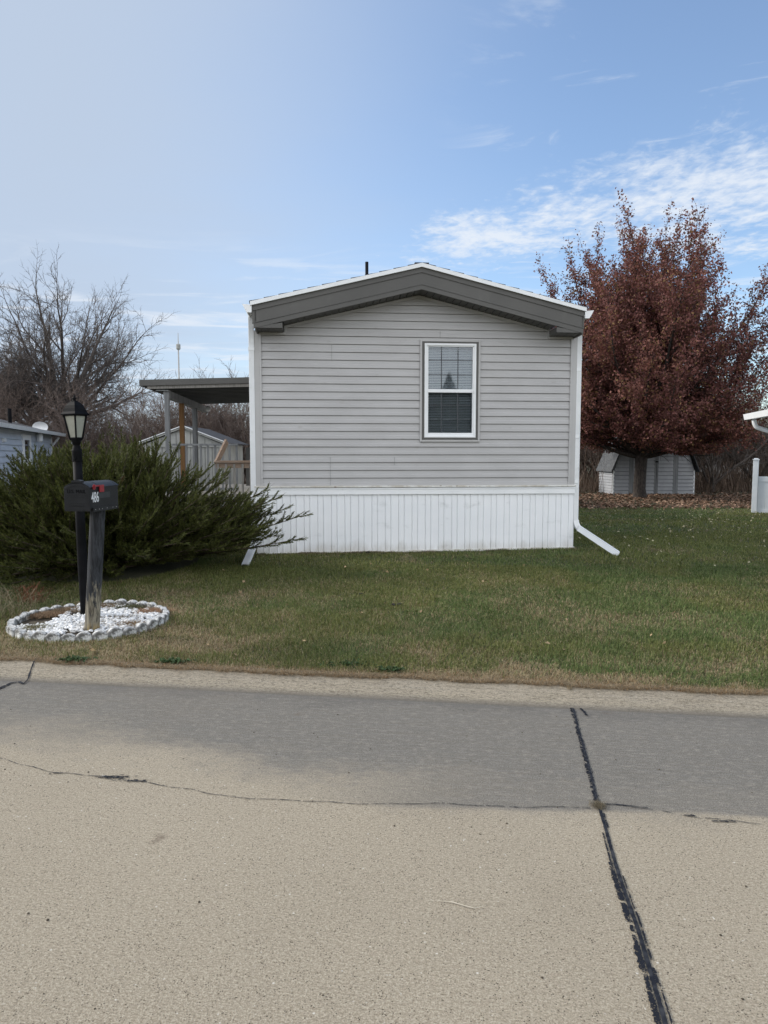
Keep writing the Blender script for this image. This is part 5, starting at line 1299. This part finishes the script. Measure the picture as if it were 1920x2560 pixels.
# antenna mast in the distance
D3 = 150; am = at(452, 1137, D3); mt = empty('antenna_mast', (am[0], D3, 0)); tag(mt, 'thin distant pale antenna mast with a box near its top, above the porch roof', 'mast')
ztop = at(452, 832, D3)[2]; zb0 = at(452, 874, D3)[2]; zb1 = at(452, 860, D3)[2]
MB().tube([(0, 0, -.2), (0, 0, zb0), (0, 0, ztop)], [.20, .15, .06], 8).build('pole', M['trim_grey'], mt)
MB().lathe([(.30, zb0), (.45, zb0 + .15), (.45, zb1 - .1), (.3, zb1)], (0, 0), 10).build('antenna_box', M['shedgrey'], mt)
# across the street, behind the camera: invented stand-ins to be reflected in the window
oh = empty('neighbour_house', (-6, -26, 0)); tag(oh, 'invented tan house across the street, added to darken the front window reflection', 'house')
MB().box(-12, 24, -4, 0, -.1, 3.1).build('wall', nmat('tan_wall', (.22, .2, .17), (.28, .25, .21), 1), oh)
MB().prism([(-4.4, 3.1), (0.4, 3.1), (-2, 6.2)], lambda a, b: (-12.5, a, b), lambda a, b: (24.5, a, b)).build('roof', M['shingle'], oh)
t = empty('spruce_tree', (9.1, -19, -.05)); t.scale = (1, 1, .76); tag(t, 'stand-in dark spruce across the street, seen only reflected in the front window', 'tree')
MB().tube([(0, 0, -.1), (0, 0, 7.5)], [.18, .03], 8).build('trunk', M['bark_maple'], t)
n = 9000; zz = rng.uniform(.6, 8.4, n); rmx = (8.5 - zz) * .42 * (.72 + .28 * rng.random(n)); a = rng.uniform(0, 6.28, n); r = rmx * rng.random(n) ** .5
P = np.stack([r * np.cos(a), r * np.sin(a), zz - .25 * r], -1); v, f, t_ = leaf_quads(P, rng.uniform(.5, 1.2, n) * (.03 + .018 * (8.6 - zz)), np.array((.02, .03, .014)) * rng.uniform(.6, 1.5, (n, 1)))
np_mesh('crown', v, f, M['leaf'], t, t_)

# ------------------------------------------------------------------ sky and sun
SUN_EL, SUN_AZ = R(30), R(-72)                       # azimuth measured from +Y, negative = to the left
world = bpy.data.worlds.new('World'); scene.world = world; world.use_nodes = True
nt = world.node_tree; bg = nt.nodes['Background']
sky = N(nt, 'ShaderNodeTexSky', sky_type='NISHITA'); sky.sun_disc = False
sky.sun_elevation = SUN_EL; sky.sun_rotation = SUN_AZ; sky.altitude = 200; sky.air_density = 1.0; sky.dust_density = .6; sky.ozone_density = 2.2
tc = N(nt, 'ShaderNodeTexCoord').outputs['Generated']
s = N(nt, 'ShaderNodeSeparateXYZ'); lk(nt, tc, s.inputs[0]); X, Y, Z = s.outputs
zc = mathn(nt, 'MAXIMUM', Z, .02)
cmb = N(nt, 'ShaderNodeCombineXYZ'); lk(nt, mathn(nt, 'DIVIDE', X, zc), cmb.inputs[0]); lk(nt, mathn(nt, 'DIVIDE', Y, zc), cmb.inputs[1]); CP = cmb.outputs[0]
yc = mathn(nt, 'MAXIMUM', Y, .05); U = mathn(nt, 'DIVIDE', X, yc); Vv = mathn(nt, 'DIVIDE', Z, yc)
front = ramp(nt, Y, .05, .3)
# cirrocumulus band on the right
un = mathn(nt, 'DIVIDE', U, .54)
ctr = mathn(nt, 'MULTIPLY_ADD', un, .085, .285); wid = mathn(nt, 'MAXIMUM', mathn(nt, 'MULTIPLY_ADD', un, .105, .040), .03)
dist = mathn(nt, 'ABSOLUTE', mathn(nt, 'DIVIDE', mathn(nt, 'SUBTRACT', Vv, ctr), wid))
bandm = mathn(nt, 'MULTIPLY', ramp(nt, dist, 1.6, .2), ramp(nt, U, -.16, .12))
big = noise(nt, CP, 1.1, 4, .55, dist=.4); fl = mathn(nt, 'ADD', mathn(nt, 'MULTIPLY', noise(nt, CP, 17, 5, .6, (1, .75, 1), .3), .5), mathn(nt, 'MULTIPLY', noise(nt, CP, 4.5, 7, .6, (1, .8, 1), .5), .5))
c1_ = mathn(nt, 'ADD', mathn(nt, 'MULTIPLY', fl, .60), mathn(nt, 'MULTIPLY', noise(nt, CP, 1.7, 4, .6, dist=.5), .40))
c1_ = mathn(nt, 'ADD', c1_, mathn(nt, 'MULTIPLY', mathn(nt, 'SUBTRACT', bandm, 1.0), .30))
cl = mathn(nt, 'MULTIPLY', ramp(nt, c1_, .395, .60), .88)
# low wisps and a few high ones
w2_ = noise(nt, CP, .9, 7, .6, (1, 2.0, 1), .8)
lowm = mathn(nt, 'MULTIPLY', ramp(nt, Vv, .33, .20), ramp(nt, Vv, .03, .12))
lo_ = mathn(nt, 'MULTIPLY', mathn(nt, 'MULTIPLY', ramp(nt, w2_, .50, .68), lowm), .65)
w3_ = noise(nt, CP, 2.2, 7, .6, (1, 1.6, 1), .8)
him = mathn(nt, 'MULTIPLY', ramp(nt, Vv, .68, .52), ramp(nt, U, .05, .25)); hi_ = mathn(nt, 'MULTIPLY', mathn(nt, 'MULTIPLY', ramp(nt, w3_, .54, .70), him), .55)
# thin veil spreading from the sun side
veil = ramp(nt, mathn(nt, 'ADD', U, mathn(nt, 'MULTIPLY', mathn(nt, 'SUBTRACT', noise(nt, CP, .35, 5, .55), .5), .5)), .30, -.50, 0, .93)
vb = ramp(nt, X, .1, -.5, .0, .55)
veil = mathn(nt, 'MULTIPLY', veil, front)
tot = mathn(nt, 'MAXIMUM', mathn(nt, 'MAXIMUM', cl, lo_), hi_); tot = mathn(nt, 'MULTIPLY', tot, front)
SKY_S = .14
hz = mathn(nt, 'MULTIPLY', ramp(nt, Vv, .02, .6, .05, .06), front)
gain = nt.nodes.new('ShaderNodeVectorMath'); gain.operation = 'SCALE'; gain.inputs[3].default_value = 1.0; lk(nt, sky.outputs[0], gain.inputs[0])
base = mixc(nt, hz, gain.outputs[0], (2.9, 3.4, 4.3))
base = mixc(nt, veil, base, (2.42, 2.85, 3.5))
base = mixc(nt, tot, base, (3.9, 4.15, 4.5))
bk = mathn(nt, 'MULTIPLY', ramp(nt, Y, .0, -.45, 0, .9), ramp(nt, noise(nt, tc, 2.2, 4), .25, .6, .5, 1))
base = mixc(nt, bk, base, (8.2, 8.4, 8.7))            # unseen bright overcast added behind the camera to light the facade
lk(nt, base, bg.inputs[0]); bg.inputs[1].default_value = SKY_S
sun_d = bpy.data.lights.new('sun', 'SUN'); sun_d.energy = 2.4; sun_d.angle = R(14); sun_d.color = (1, .95, .87)
sun = bpy.data.objects.new('sun', sun_d); COL.objects.link(sun)
sd = Vector((math.sin(SUN_AZ) * math.cos(SUN_EL), math.cos(SUN_AZ) * math.cos(SUN_EL), math.sin(SUN_EL)))
sun.rotation_euler = sd.to_track_quat('Z', 'Y').to_euler()
scene.view_settings.view_transform = 'Standard'; scene.view_settings.look = 'None'; scene.view_settings.exposure = .62; scene.view_settings.gamma = 1
scene.render.engine = 'CYCLES'; scene.cycles.max_bounces = 8; scene.cycles.transparent_max_bounces = 8
scene.render.resolution_x = 768; scene.render.resolution_y = 1024
